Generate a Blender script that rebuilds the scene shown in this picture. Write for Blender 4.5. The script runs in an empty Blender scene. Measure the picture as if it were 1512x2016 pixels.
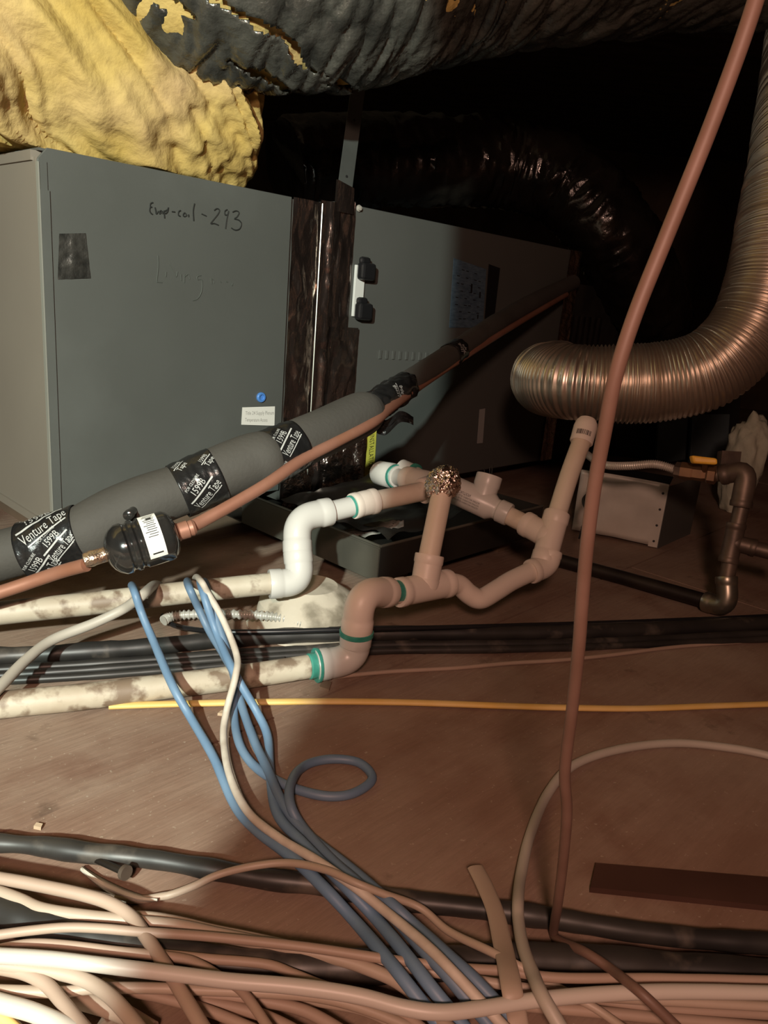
import bpy, bmesh, math, random
from mathutils import Vector as V, noise as NZ
random.seed(7)
R = math.radians
scene = bpy.context.scene
COL = scene.collection

# ------------------------------------------------------------------ camera
FPX, CX, CY, CAMH = 1456.0, 756.0, 1008.0, 0.42
_p, _r = R(16.0), R(5.0)
FW = V((0, math.cos(_p), -math.sin(_p)))
_up = V((0, math.sin(_p), math.cos(_p))); _rt = V((1, 0, 0))
RT = _rt*math.cos(_r) + _up*math.sin(_r)
UP = _up*math.cos(_r) - _rt*math.sin(_r)
CAM = V((0, 0, CAMH))
cd = bpy.data.cameras.new('camera'); cam = bpy.data.objects.new('camera', cd); COL.objects.link(cam)
cd.sensor_fit = 'VERTICAL'; cd.sensor_height = 36.0; cd.lens = FPX/2016*36.0
cd.clip_start = 0.01; cd.clip_end = 50
from mathutils import Matrix
cam.matrix_world = Matrix(((RT.x, UP.x, -FW.x, CAM.x), (RT.y, UP.y, -FW.y, CAM.y), (RT.z, UP.z, -FW.z, CAM.z), (0, 0, 0, 1)))
scene.camera = cam

# ------------------------------------------------------------------ world, lamps, exposure
w = bpy.data.worlds.new('World'); scene.world = w; w.use_nodes = True
w.node_tree.nodes['Background'].inputs[0].default_value = (0.02, 0.017, 0.014, 1)
w.node_tree.nodes['Background'].inputs[1].default_value = 0.03
vs = scene.view_settings
vs.view_transform = 'Standard'; vs.look = 'None'; vs.gamma = 1.0; vs.exposure = 0.0; vs.use_curve_mapping = False

def lamp(name, kind, loc, power, color, target=None, size=0.05, cone=None, blend=0.1):
    l = bpy.data.lights.new(name, kind); o = bpy.data.objects.new(name, l); COL.objects.link(o)
    l.energy = power; l.color = color; l.shadow_soft_size = size; o.location = loc
    if kind == 'SPOT': l.spot_size = R(cone); l.spot_blend = blend
    if target is not None:
        o.rotation_euler = (V(target)-V(loc)).to_track_quat('-Z', 'Y').to_euler()
    return o
# white work torch held behind and to the left of the camera; warm bulb above the camera
lamp('work_torch', 'SPOT', (-0.294, -0.798, 0.85), 200, (0.89, 1.0, 0.90), (-1.609, -0.115, 0.7145), 0.02, 142.8, 0.012)
lamp('warm_bulb', 'POINT', (-0.03, -0.45, 0.76), 35, (1.0, 0.58, 0.44), None, 0.06)

# ------------------------------------------------------------------ pixel -> place helpers
def ray(x, y): return FW + RT*((x-CX)/FPX) - UP*((y-CY)/FPX)
def A(x, y, d): return CAM + ray(x, y)*d
def FL(x, y, z=0.0):
    r = ray(x, y); return CAM + r*((z-CAMH)/r.z)
UH = V((0.68004, 0.73317, 0)); NH = V((-0.73317, 0.68004, 0))      # along / away from the appliance front
C0 = V((-0.467, 0.9935, 0.0))                                      # foot of the coil cabinet's near corner
def FC(s, z, off=0.0): return C0 + UH*s - NH*off + V((0, 0, z))    # point on the front plane, off metres in front
def WL(x, y, off=0.0):
    r = ray(x, y); t = ((C0-CAM).dot(NH)-off)/r.dot(NH); return CAM + r*t

# ------------------------------------------------------------------ object helpers
ORG = {}
def origin(p): return ORG[p.name] if p is not None else V((0, 0, 0))
def tag(o, label=None, cat=None, group=None, kind=None):
    if label: o['label'] = label
    if cat: o['category'] = cat
    if group: o['group'] = group
    if kind: o['kind'] = kind
    return o
def thing(name, loc, label, cat, group=None):
    o = bpy.data.objects.new(name, None); COL.objects.link(o); o.location = loc; o.empty_display_size = 0.05
    ORG[o.name] = V(loc); return tag(o, label, cat, group)
def mk(name, vf, mat, parent=None, smooth=True, angle=35):
    verts, faces = vf
    verts = [V(v) for v in verts]
    if parent is None:
        lo = min(v.z for v in verts); n = len(verts)
        org = V((sum(v.x for v in verts)/n, sum(v.y for v in verts)/n, lo))
    else: org = origin(parent)
    me = bpy.data.meshes.new(name)
    me.from_pydata([tuple(v-org) for v in verts], [], faces)
    if smooth:
        me.polygons.foreach_set('use_smooth', [True]*len(me.polygons))
    me.update()
    bm = bmesh.new(); bm.from_mesh(me); bmesh.ops.recalc_face_normals(bm, faces=bm.faces); bm.to_mesh(me); bm.free()
    if smooth: me.set_sharp_from_angle(angle=R(angle))
    me.materials.append(mat)
    o = bpy.data.objects.new(name, me); COL.objects.link(o)
    if parent is not None: o.parent = parent; ORG[o.name] = org
    else: o.location = org; ORG[o.name] = org
    return o
def join(*vfs):
    Vs, Fs = [], []
    for v, f in vfs:
        k = len(Vs); Vs += list(v); Fs += [tuple(i+k for i in q) for q in f]
    return Vs, Fs
def smooth_path(pts, n=8):
    """Catmull-Rom through 3-D points (optionally with a radius as second item)."""
    P = [p if isinstance(p, tuple) and len(p) == 2 and isinstance(p[0], V) else (p, 0.0) for p in pts]
    out = []
    m = len(P)
    for i in range(m-1):
        p0, p1, p2, p3 = P[max(i-1, 0)], P[i], P[i+1], P[min(i+2, m-1)]
        for k in range(n):
            t = k/n; t2 = t*t; t3 = t2*t
            def cr(a, b, c, d): return (b*2 + (c-a)*t + (a*2-b*5+c*4-d)*t2 + (b*3-a-c*3+d)*t3)*0.5
            out.append((cr(p0[0], p1[0], p2[0], p3[0]), cr(p0[1], p1[1], p2[1], p3[1])))
    out.append(P[-1]); return out
def frames(C, upv=None):
    m = len(C); T = []
    for i in range(m):
        t = C[min(i+1, m-1)]-C[max(i-1, 0)]
        T.append(t.normalized() if t.length > 1e-9 else (T[-1] if T else V((0, 0, 1))))
    a = upv or V((0, 0, 1))
    if abs(T[0].dot(a)) > 0.95: a = V((1, 0, 0))
    N = [(a-T[0]*a.dot(T[0])).normalized()]
    for i in range(1, m):
        v = N[-1]-T[i]*N[-1].dot(T[i]); N.append(v.normalized())
    return T, N, [T[i].cross(N[i]) for i in range(m)]
def tube(C, rad, sides=12, cap=True, flat=1.0, disp=None):
    m = len(C); T, N, B = frames(C)
    if not hasattr(rad, '__len__'): rad = [rad]*m
    Vs, Fs = [], []
    for i in range(m):
        for k in range(sides):
            a = 2*math.pi*k/sides
            r = rad[i]
            if disp: r += disp(i, a, C[i])
            Vs.append(C[i] + N[i]*(math.cos(a)*r*flat) + B[i]*(math.sin(a)*r))
    for i in range(m-1):
        for k in range(sides):
            k2 = (k+1) % sides
            Fs.append((i*sides+k, i*sides+k2, (i+1)*sides+k2, (i+1)*sides+k))
    if cap:
        Fs.append(tuple(range(sides))[::-1]); Fs.append(tuple((m-1)*sides+k for k in range(sides)))
    return Vs, Fs
def ptube(pts, r, sides=12, n=8, **k):
    S = smooth_path(pts, n); return tube([p for p, _ in S], r, sides, **k)
def box8(c):   # 8 corners: bottom 4 then top 4
    return list(c), [(3, 2, 1, 0), (4, 5, 6, 7), (0, 1, 5, 4), (1, 2, 6, 5), (2, 3, 7, 6), (3, 0, 4, 7)]
def fbox(s0, s1, z0, z1, o0, o1):  # box in appliance axes
    return box8([FC(s0, z0, o0), FC(s1, z0, o0), FC(s1, z0, o1), FC(s0, z0, o1), FC(s0, z1, o0), FC(s1, z1, o0), FC(s1, z1, o1), FC(s0, z1, o1)])
def slab(quad, th, nrm):  # a thin plate on a quad, thickness along nrm
    return box8([p for p in quad] + [p+nrm*th for p in quad])
def bevel(o, wdt, seg=2):
    md = o.modifiers.new('bevel', 'BEVEL'); md.width = wdt; md.segments = seg; md.limit_method = 'ANGLE'; return o
def grid(fn, nu, nv, closeu=False):
    Vs = [fn(i/(nu-(0 if closeu else 1)), j/(nv-1)) for j in range(nv) for i in range(nu)]
    Fs = []
    for j in range(nv-1):
        for i in range(nu if closeu else nu-1):
            i2 = (i+1) % nu
            Fs.append((j*nu+i, j*nu+i2, (j+1)*nu+i2, (j+1)*nu+i))
    return Vs, Fs
_tc = {}
def text_mesh(body, spacing=1.0):
    if (body, spacing) not in _tc:
        c = bpy.data.curves.new('t', 'FONT'); c.body = body; c.size = 1; c.resolution_u = 2; c.space_character = spacing
        o = bpy.data.objects.new('t', c); COL.objects.link(o)
        dg = bpy.context.evaluated_depsgraph_get(); me = bpy.data.meshes.new_from_object(o.evaluated_get(dg))
        _tc[(body, spacing)] = ([v.co.copy() for v in me.vertices], [tuple(p.vertices) for p in me.polygons], max(v.co.x for v in me.vertices))
        bpy.data.objects.remove(o); bpy.data.curves.remove(c); bpy.data.meshes.remove(me)
    return _tc[(body, spacing)]
def text_on(body, fn, spacing=1.0):   # fn maps (x 0..1 along the line, y 0..1 in cap heights) to 3-D
    vs_, fs, wd = text_mesh(body, spacing)
    return [fn(v.x/wd, v.y/0.7) for v in vs_], fs
def circ(c, nrm, r, n=20):
    a = nrm.orthogonal().normalized(); b = nrm.cross(a)
    return [c + a*math.cos(2*math.pi*k/n)*r + b*math.sin(2*math.pi*k/n)*r for k in range(n)]
def lathe(a, b, prof, sides=28, cap=True):  # prof: (fraction along a->b, radius)
    C = [a.lerp(b, t) for t, _ in prof]; T = (b-a).normalized()
    N = V((0, 0, 1)); N = (N-T*N.dot(T)).normalized() if abs(T.z) < 0.95 else T.orthogonal().normalized(); B = T.cross(N)
    Vs = [c + N*math.cos(2*math.pi*k/sides)*r + B*math.sin(2*math.pi*k/sides)*r for c, (_, r) in zip(C, prof) for k in range(sides)]
    Fs = [(i*sides+k, i*sides+(k+1) % sides, (i+1)*sides+(k+1) % sides, (i+1)*sides+k) for i in range(len(prof)-1) for k in range(sides)]
    if cap: Fs += [tuple(range(sides))[::-1], tuple((len(prof)-1)*sides+k for k in range(sides))]
    return Vs, Fs

# ------------------------------------------------------------------ materials
def mat(name, c1, c2=None, scale=8.0, rough=0.55, metal=0.0, bump=0.0, bscale=40.0, stretch=(1, 1, 1), rotz=0.0,
        lo=0.35, hi=0.65, coat=0.0, detail=6, c3=None, s3=2.0, lo3=0.55, hi3=0.7, spec=0.5, world=False):
    m = bpy.data.materials.new(name); m.use_nodes = True; nt = m.node_tree; N = nt.nodes; L = nt.links
    b = N['Principled BSDF']; b.inputs['Roughness'].default_value = rough; b.inputs['Metallic'].default_value = metal
    b.inputs['Base Color'].default_value = (*c1, 1); b.inputs['Coat Weight'].default_value = coat
    b.inputs['Specular IOR Level'].default_value = spec
    if c2 or bump or c3:
        mp = N.new('ShaderNodeMapping'); mp.inputs['Scale'].default_value = stretch; mp.inputs['Rotation'].default_value = (0, 0, rotz)
        if world:
            g = N.new('ShaderNodeNewGeometry'); L.new(g.outputs['Position'], mp.inputs['Vector'])
        else:
            tc = N.new('ShaderNodeTexCoord'); L.new(tc.outputs['Object'], mp.inputs['Vector'])
    col = None
    if c2:
        n = N.new('ShaderNodeTexNoise'); n.inputs['Scale'].default_value = scale; n.inputs['Detail'].default_value = detail
        L.new(mp.outputs[0], n.inputs['Vector'])
        r = N.new('ShaderNodeValToRGB'); r.color_ramp.elements[0].position = lo; r.color_ramp.elements[1].position = hi
        r.color_ramp.elements[0].color = (*c1, 1); r.color_ramp.elements[1].color = (*c2, 1)
        L.new(n.outputs['Fac'], r.inputs[0]); col = r.outputs[0]
        if c3:
            n3 = N.new('ShaderNodeTexNoise'); n3.inputs['Scale'].default_value = s3; n3.inputs['Detail'].default_value = 5
            L.new(mp.outputs[0], n3.inputs['Vector'])
            r3 = N.new('ShaderNodeValToRGB'); r3.color_ramp.elements[0].position = lo3; r3.color_ramp.elements[1].position = hi3
            L.new(n3.outputs['Fac'], r3.inputs[0])
            mx = N.new('ShaderNodeMix'); mx.data_type = 'RGBA'; mx.inputs['B'].default_value = (*c3, 1)
            L.new(r3.outputs[0], mx.inputs['Factor']); L.new(col, mx.inputs['A']); col = mx.outputs['Result']
        L.new(col, b.inputs['Base Color'])
    if bump:
        n = N.new('ShaderNodeTexNoise'); n.inputs['Scale'].default_value = bscale; n.inputs['Detail'].default_value = 6
        L.new(mp.outputs[0], n.inputs['Vector'])
        bp = N.new('ShaderNodeBump'); bp.inputs['Strength'].default_value = bump; bp.inputs['Distance'].default_value = 0.01
        L.new(n.outputs['Fac'], bp.inputs['Height']); L.new(bp.outputs[0], b.inputs['Normal'])
    return m
UROT = -math.atan2(UH.y, UH.x)
M = {}
def plywood():
    m = bpy.data.materials.new('plywood'); m.use_nodes = True; nt = m.node_tree; N = nt.nodes; L = nt.links
    b = N['Principled BSDF']; b.inputs['Roughness'].default_value = 0.8; b.inputs['Specular IOR Level'].default_value = 0.25
    g = N.new('ShaderNodeNewGeometry'); mp = N.new('ShaderNodeMapping'); mp.vector_type = 'TEXTURE'
    mp.inputs['Rotation'].default_value = (0, 0, -UROT); mp.inputs['Scale'].default_value = (1.0, 0.14, 1.0)
    L.new(g.outputs['Position'], mp.inputs['Vector'])
    def nz(src, sc, det, a, b_, ca, cb, rg=0.6):
        n = N.new('ShaderNodeTexNoise'); n.inputs['Scale'].default_value = sc; n.inputs['Detail'].default_value = det; n.inputs['Roughness'].default_value = rg
        L.new(src, n.inputs['Vector']); r = N.new('ShaderNodeValToRGB'); e = r.color_ramp.elements
        e[0].position = a; e[1].position = b_; e[0].color = (*ca, 1); e[1].color = (*cb, 1); L.new(n.outputs['Fac'], r.inputs[0]); return r.outputs[0]
    W0, W1 = (0, 0, 0), (1, 1, 1)
    grain = nz(mp.outputs[0], 4.5, 8, 0.3, 0.72, (0.185, 0.112, 0.078), (0.245, 0.160, 0.115))
    def mixc(fac, a, col, typ='MIX', k=1.0):
        x = N.new('ShaderNodeMix'); x.data_type = 'RGBA'; x.blend_type = typ; L.new(a, x.inputs['A'])
        if isinstance(col, tuple): x.inputs['B'].default_value = (*col, 1)
        else: L.new(col, x.inputs['B'])
        mm = N.new('ShaderNodeMath'); mm.operation = 'MULTIPLY'; mm.inputs[1].default_value = k; L.new(fac, mm.inputs[0]); L.new(mm.outputs[0], x.inputs['Factor']); return x.outputs['Result']
    P = g.outputs['Position']
    c = mixc(nz(P, 3.4, 7, 0.42, 0.68, W0, W1), grain, (0.33, 0.255, 0.195), k=0.85)       # settled dust
    c = mixc(nz(P, 6.5, 6, 0.56, 0.70, W0, W1), c, (0.15, 0.075, 0.05), k=0.65)             # reddish resin stains
    c = mixc(nz(P, 17, 5, 0.63, 0.72, W0, W1), c, (0.10, 0.065, 0.045), k=0.6)              # small dark spots
    c = mixc(nz(P, 210, 2, 0.66, 0.72, W0, W1), c, (0.36, 0.29, 0.22), k=0.7)               # grit
    L.new(c, b.inputs['Base Color'])
    n = N.new('ShaderNodeTexNoise'); n.inputs['Scale'].default_value = 22; n.inputs['Detail'].default_value = 8; L.new(mp.outputs[0], n.inputs['Vector'])
    bp = N.new('ShaderNodeBump'); bp.inputs['Strength'].default_value = 0.22; bp.inputs['Distance'].default_value = 0.006; L.new(n.outputs['Fac'], bp.inputs['Height']); L.new(bp.outputs[0], b.inputs['Normal'])
    return m
M['ply'] = plywood()
M['deck'] = mat('roof_deck', (0.06, 0.042, 0.028), (0.10, 0.07, 0.045), 6, 0.9, stretch=(1, 6, 1), spec=0.1, world=True)
M['joist'] = mat('joist_wood', (0.12, 0.08, 0.05), (0.17, 0.11, 0.07), 8, 0.85)
M['galv'] = mat('coil_paint_grey', (0.098, 0.105, 0.096), (0.113, 0.121, 0.111), 3.5, 0.42, 0.15, bump=0.02, bscale=260, c3=(0.137, 0.148, 0.137), s3=4, lo3=0.55, hi3=0.8)
M['edge'] = mat('cut_sheet_edge', (0.55, 0.57, 0.50), rough=0.35, metal=0.6)
M['side'] = mat('side_panel_warm_lit', (0.22, 0.195, 0.16), (0.245, 0.22, 0.18), 3, 0.5, 0.1)  # lighter and warmer than the front: warm light painted into the colour
M['furn'] = mat('furnace_paint_grey', (0.105, 0.11, 0.10), (0.118, 0.123, 0.113), 3, 0.45, 0.15, bump=0.02, bscale=260)
M['foil'] = mat('foil_tape', (0.26, 0.20, 0.18), (0.42, 0.34, 0.30), 14, 0.17, 0.97, bump=0.45, bscale=30, stretch=(1, 1, 0.35))
M['foilc'] = mat('crumpled_foil', (0.75, 0.62, 0.55), (0.85, 0.74, 0.68), 14, 0.2, 1.0, bump=0.6, bscale=70)
M['patch'] = mat('dark_tape_patch', (0.03, 0.03, 0.027), (0.07, 0.068, 0.06), 60, 0.4, 0.4, bump=0.4, bscale=60)
M['black'] = mat('black_plastic', (0.012, 0.012, 0.013), rough=0.35)
M['gloss'] = mat('black_gloss_enamel', (0.010, 0.010, 0.010), (0.03, 0.028, 0.025), 18, 0.16, coat=0.4)
M['rubber'] = mat('black_rubber', (0.015, 0.014, 0.013), (0.03, 0.027, 0.022), 20, 0.6)
M['white'] = mat('white_label', (0.78, 0.78, 0.72), rough=0.5)
M['clip'] = mat('white_metal', (0.72, 0.74, 0.70), rough=0.35)
M['blue'] = mat('blue_plastic', (0.08, 0.24, 0.62), rough=0.35)
M['bluelab'] = mat('blue_grey_label', (0.10, 0.155, 0.20), (0.06, 0.10, 0.14), 60, 0.5, stretch=(1, 1, 4))
M['yellow'] = mat('yellow_label', (0.72, 0.66, 0.10), rough=0.5)
M['ink'] = mat('black_ink', (0.015, 0.015, 0.015), rough=0.6)
M['marker'] = mat('black_marker', (0.014, 0.016, 0.014), rough=0.7)
M['faint'] = mat('faded_marker', (0.07, 0.08, 0.07), rough=0.7)
M['print'] = mat('white_print', (0.44, 0.45, 0.43), rough=0.5)
M['greyprint'] = mat('grey_print', (0.35, 0.35, 0.33), rough=0.6)
M['fiber'] = mat('yellow_fiberglass', (0.47, 0.335, 0.095), (0.56, 0.42, 0.155), 9, 0.95, bump=0.35, bscale=70, c3=(0.51, 0.36, 0.18), s3=5, lo3=0.5, hi3=0.75, spec=0.05)
M['jacket'] = mat('duct_jacket', (0.035, 0.036, 0.032), (0.12, 0.122, 0.105), 14, 0.26, 0.35, bump=0.6, bscale=45, coat=0.5)
M['bjacket'] = mat('black_duct_jacket', (0.008, 0.007, 0.006), (0.02, 0.017, 0.014), 10, 0.22, 0.3, bump=0.5, bscale=24, coat=0.3)
M['alu'] = mat('flex_aluminium', (0.66, 0.60, 0.52), (0.54, 0.48, 0.41), 6, 0.34, 0.95)
M['foam'] = mat('black_foam', (0.050, 0.047, 0.040), (0.068, 0.064, 0.055), 7, 0.8, bump=0.08, bscale=200, c3=(0.10, 0.097, 0.085), s3=3, lo3=0.55, hi3=0.85)
M['tape'] = mat('black_foil_tape', (0.012, 0.012, 0.012), (0.02, 0.02, 0.02), 12, 0.26, 0.2, bump=0.25, bscale=50)
M['copper'] = mat('copper_tube', (0.30, 0.135, 0.088), (0.35, 0.17, 0.115), 22, 0.5, 0.3, c3=(0.30, 0.13, 0.07), s3=12, lo3=0.55, hi3=0.8)
M['solder'] = mat('solder', (0.62, 0.52, 0.40), (0.45, 0.26, 0.17), 60, 0.25, 0.9, bump=0.4, bscale=120)
M['pvc'] = mat('white_pvc', (0.58, 0.57, 0.53), rough=0.33)
M['pvcd'] = mat('dusty_pvc', (0.70, 0.62, 0.51), (0.60, 0.49, 0.38), 9, 0.5, bump=0.03, bscale=60, c3=(0.38, 0.29, 0.21), s3=16, lo3=0.56, hi3=0.72)
M['pvcg'] = mat('grimy_pvc', (0.52, 0.47, 0.37), (0.40, 0.33, 0.245), 14, 0.55, bump=0.05, bscale=60, c3=(0.20, 0.145, 0.10), s3=42, lo3=0.48, hi3=0.60)
M['pvcwarm'] = mat('warm_lit_pvc', (0.76, 0.68, 0.60), (0.70, 0.61, 0.52), 6, 0.42)  # white PVC fittings with the warm light's tint put into their colour
M['teal'] = mat('teal_pipe_cement', (0.02, 0.20, 0.15), (0.06, 0.30, 0.235), 60, 0.35)
M['iron'] = mat('dark_iron', (0.075, 0.055, 0.045), (0.17, 0.13, 0.10), 24, 0.5, 0.6, c3=(0.25, 0.21, 0.17), s3=9, lo3=0.6, hi3=0.75)
M['ironb'] = mat('black_iron', (0.018, 0.014, 0.012), (0.035, 0.028, 0.022), 18, 0.45, 0.5)
M['malle'] = mat('galvanised_elbow', (0.40, 0.37, 0.30), (0.25, 0.22, 0.17), 20, 0.35, 0.9)
M['zinc'] = mat('galvanised_sheet', (0.72, 0.68, 0.60), (0.50, 0.47, 0.41), 9, 0.34, 0.3, bump=0.06, bscale=14)
M['pan'] = mat('pan_sheet', (0.065, 0.066, 0.055), (0.13, 0.125, 0.10), 6, 0.5, 0.3, c3=(0.19, 0.175, 0.13), s3=4, lo3=0.55, hi3=0.8)
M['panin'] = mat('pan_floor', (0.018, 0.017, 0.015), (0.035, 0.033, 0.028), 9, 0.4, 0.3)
M['valve'] = mat('yellow_valve_handle', (0.80, 0.46, 0.05), (0.66, 0.33, 0.04), 30, 0.5)
M['brass'] = mat('aged_brass', (0.30, 0.18, 0.10), (0.20, 0.12, 0.08), 20, 0.45, 0.8)
M['bluecab'] = mat('blue_grey_cabinet', (0.085, 0.12, 0.135), (0.12, 0.16, 0.175), 8, 0.5, 0.3)
M['cream'] = mat('cream_insulation', (0.42, 0.42, 0.32), (0.56, 0.56, 0.44), 12, 0.95, bump=0.5, bscale=30)
M['can'] = mat('painted_can', (0.60, 0.55, 0.45), (0.48, 0.42, 0.33), 9, 0.7, bump=0.06, bscale=40, c3=(0.22, 0.19, 0.14), s3=20, lo3=0.5, hi3=0.64)
M['steel'] = mat('armoured_conduit', (0.60, 0.59, 0.54), (0.46, 0.45, 0.40), 30, 0.3, 0.3)
M['cblue'] = mat('blue_cable', (0.12, 0.21, 0.33), (0.15, 0.245, 0.36), 30, 0.5)
M['cslate'] = mat('slate_blue_cable', (0.11, 0.18, 0.27), (0.135, 0.205, 0.29), 30, 0.5)
M['cbeige'] = mat('beige_cable', (0.31, 0.225, 0.17), (0.37, 0.275, 0.21), 12, 0.55)
M['cpale'] = mat('pale_cable', (0.34, 0.265, 0.20), (0.40, 0.32, 0.25), 10, 0.5)
M['cwhite'] = mat('white_cable', (0.50, 0.46, 0.40), rough=0.42)
M['cgrey'] = mat('grey_cable', (0.38, 0.345, 0.29), (0.43, 0.395, 0.335), 10, 0.5)
M['cspeck'] = mat('dusty_white_wire', (0.46, 0.40, 0.33), (0.58, 0.53, 0.45), 60, 0.6)
M['cyel'] = mat('yellow_cable', (0.66, 0.42, 0.11), (0.72, 0.50, 0.19), 18, 0.55)
M['cblack'] = mat('black_cable', (0.017, 0.016, 0.015), (0.036, 0.033, 0.029), 14, 0.45, c3=(0.095, 0.08, 0.065), s3=26, lo3=0.57, hi3=0.72)
M['cbrown'] = mat('brown_cable', (0.145, 0.085, 0.062), (0.175, 0.105, 0.08), 40, 0.55)
M['bar'] = mat('rusty_flat_bar', (0.055, 0.026, 0.018), (0.085, 0.042, 0.03), 8, 0.5, 0.2)
M['chip'] = mat('wood_chip', (0.50, 0.38, 0.26), (0.40, 0.29, 0.19), 40, 0.85)
M['strap'] = mat('galvanised_strap', (0.26, 0.28, 0.26), (0.20, 0.215, 0.20), 14, 0.38, 0.7)
M['scrap'] = mat('translucent_scrap', (0.55, 0.52, 0.44), rough=0.5)

# ------------------------------------------------------------------ the attic shell
def struct(name, vf, m, parent=None, smooth=False):
    o = mk(name, vf, m, parent, smooth)
    if parent is None: o['kind'] = 'structure'
    return o
def wbox(x0, x1, y0, y1, z0, z1):
    return box8([V((x0, y0, z0)), V((x1, y0, z0)), V((x1, y1, z0)), V((x0, y1, z0)), V((x0, y0, z1)), V((x1, y0, z1)), V((x1, y1, z1)), V((x0, y1, z1))])
fl = struct('floor', wbox(-3.0, 3.2, -2.2, 4.2, -0.06, -0.016), M['joist'])
s0 = FL(0, 1640); sn = s0.dot(NH)                    # a sheet joint runs along UH through here
for j, (a, b) in enumerate(((sn-2.44, sn-1.22), (sn-1.22, sn), (sn, sn+1.22), (sn+1.22, sn+2.44))):
    for k in range(3):
        u0 = -2.44 + k*2.44 - (1.22 if j % 2 else 0.15); u1 = u0+2.44; g = 0.0016
        q = [UH*(u0+g)+NH*(a+g), UH*(u1-g)+NH*(a+g), UH*(u1-g)+NH*(b-g), UH*(u0+g)+NH*(b-g)]
        o = mk('plywood_sheet', box8([p+V((0, 0, -0.015)) for p in q]+[p+V((0, 0, 0.0)) for p in q]), M['ply'], fl, False)
# roof deck slopes down to the back and to the right, walls close the attic
struct('ceiling', box8([V((-3, -2.2, 2.3)), V((3.2, -2.2, 2.3)), V((3.2, 4.2, 1.25)), V((-3, 4.2, 1.25)), V((-3, -2.2, 2.34)), V((3.2, -2.2, 2.34)), V((3.2, 4.2, 1.29)), V((-3, 4.2, 1.29))]), M['deck'])
struct('wall_back', wbox(-3.0, 3.2, 4.2, 4.24, -0.06, 2.4), M['deck'])
struct('wall_front', wbox(-3.0, 3.2, -2.24, -2.2, -0.06, 2.4), M['deck'])
struct('wall_left', wbox(-3.04, -3.0, -2.2, 4.2, -0.06, 2.4), M['deck'])
struct('wall_right', wbox(3.2, 3.24, -2.2, 4.2, -0.06, 2.4), M['deck'])

# ------------------------------------------------------------------ coil cabinet
ZB, ZT = 0.074, 0.566
coil = thing('evaporator_coil_cabinet', FC(0.2, 0.0, -0.26), 'grey sheet metal coil cabinet marked 293 under yellow insulation', 'appliance')
S1 = 0.403
# front sheet with a clipped upper corner and folded left border
fr = [FC(0.0, ZB, 0), FC(S1, ZB, 0), FC(S1, ZT, 0), FC(0.012, ZT, 0), FC(0.0, ZT-0.014, 0)]
k = len(fr)
vs2 = fr + [p + NH*0.004 for p in fr]
fs2 = [tuple(range(k)), tuple(range(2*k-1, k-1, -1))] + [(i, i+k, (i+1) % k+k, (i+1) % k) for i in range(k)]
bevel(mk('front_panel', (vs2, fs2), M['galv'], coil, False), 0.0008, 1)
mk('folded_border', join(fbox(0.0003, 0.0125, ZB, ZT-0.05, 0.0002, 0.0022), fbox(0.0003, 0.0105, ZT-0.05, ZT-0.017, 0.0002, 0.0016)), M['galv'], coil, False)
mk('cut_edge', fbox(-0.0014, 0.0004, ZB, ZT-0.018, -0.004, 0.0026), M['edge'], coil, False)
mk('side_panel', fbox(-0.001, 0.003, ZB, ZT-0.012, -0.53, -0.004), M['side'], coil, False)
mk('top_flange', fbox(-0.004, 0.02, ZT-0.016, ZT-0.004, -0.53, -0.012), M['side'], coil, False)
mk('top_panel', fbox(0.003, S1, ZT-0.004, ZT-0.001, -0.53, -0.004), M['galv'], coil, False)
mk('back_panel', fbox(0.0, S1, ZB, ZT-0.005, -0.534, -0.53), M['galv'], coil, False)
mk('bottom_lip', fbox(-0.004, 0.012, ZB-0.012, ZB, -0.53, 0.003), M['side'], coil, False)
mk('base_rail', fbox(0.05, S1-0.02, 0.0, ZB, -0.50, -0.06), M['joist'], coil, False)
# handwriting
def stroke(pts, r=0.0010): return tube([p for p, _ in smooth_path(pts, 4)], r, 5)
def hw(L, ox, oy, sc): return [[WL(ox+x/sc, oy+y/sc, 0.0004) for x, y in st] for st in L]
evap = [[(240, 110), (210, 122), (205, 160), (200, 200), (215, 230), (235, 245)], [(204, 165), (228, 160)], [(262, 165), (270, 200), (278, 240), (300, 205)],
        [(335, 200), (312, 215), (318, 240), (345, 210), (350, 240)], [(365, 200), (372, 290)], [(366, 210), (400, 195), (414, 165), (405, 215), (380, 238)],
        [(455, 214), (492, 218)], [(556, 200), (532, 215), (528, 250), (552, 268)], [(602, 225), (582, 250), (600, 270), (625, 255), (602, 225)], [(645, 245), (648, 275)],
        [(715, 120), (700, 200), (705, 320)], [(795, 240), (850, 265)],
        [(940, 200), (970, 180), (1000, 195), (985, 240), (930, 310), (900, 350), (940, 350), (990, 370)],
        [(1090, 190), (1060, 210), (1065, 250), (1095, 245), (1105, 205), (1085, 300), (1070, 410)],
        [(1150, 220), (1190, 205), (1225, 225), (1200, 275), (1170, 295), (1220, 310), (1250, 350), (1230, 410), (1180, 425), (1135, 400)]]
mk('handwriting', join(*[stroke(s) for s in hw(evap, 260, 380, 5.815)]), M['marker'], coil)['label'] = 'black marker handwriting Evap-coil 293'
liv = [[(298, 715), (300, 850), (284, 1005), (300, 1020), (345, 1025)], [(392, 900), (386, 960)], [(430, 825), (470, 900), (505, 960), (520, 900)], [(560, 930), (563, 1000)],
       [(600, 930), (598, 1025)], [(600, 960), (645, 930), (660, 985)], [(790, 945), (748, 955), (750, 990), (800, 1000), (795, 1130), (750, 1210), (695, 1232)],
       [(905, 975), (912, 1040)], [(905, 985), (935, 1000), (940, 1035)], [(1005, 1012), (1022, 1025)], [(1075, 1015), (1095, 1020)], [(1125, 1020), (1145, 1060), (1150, 1030)]]
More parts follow.
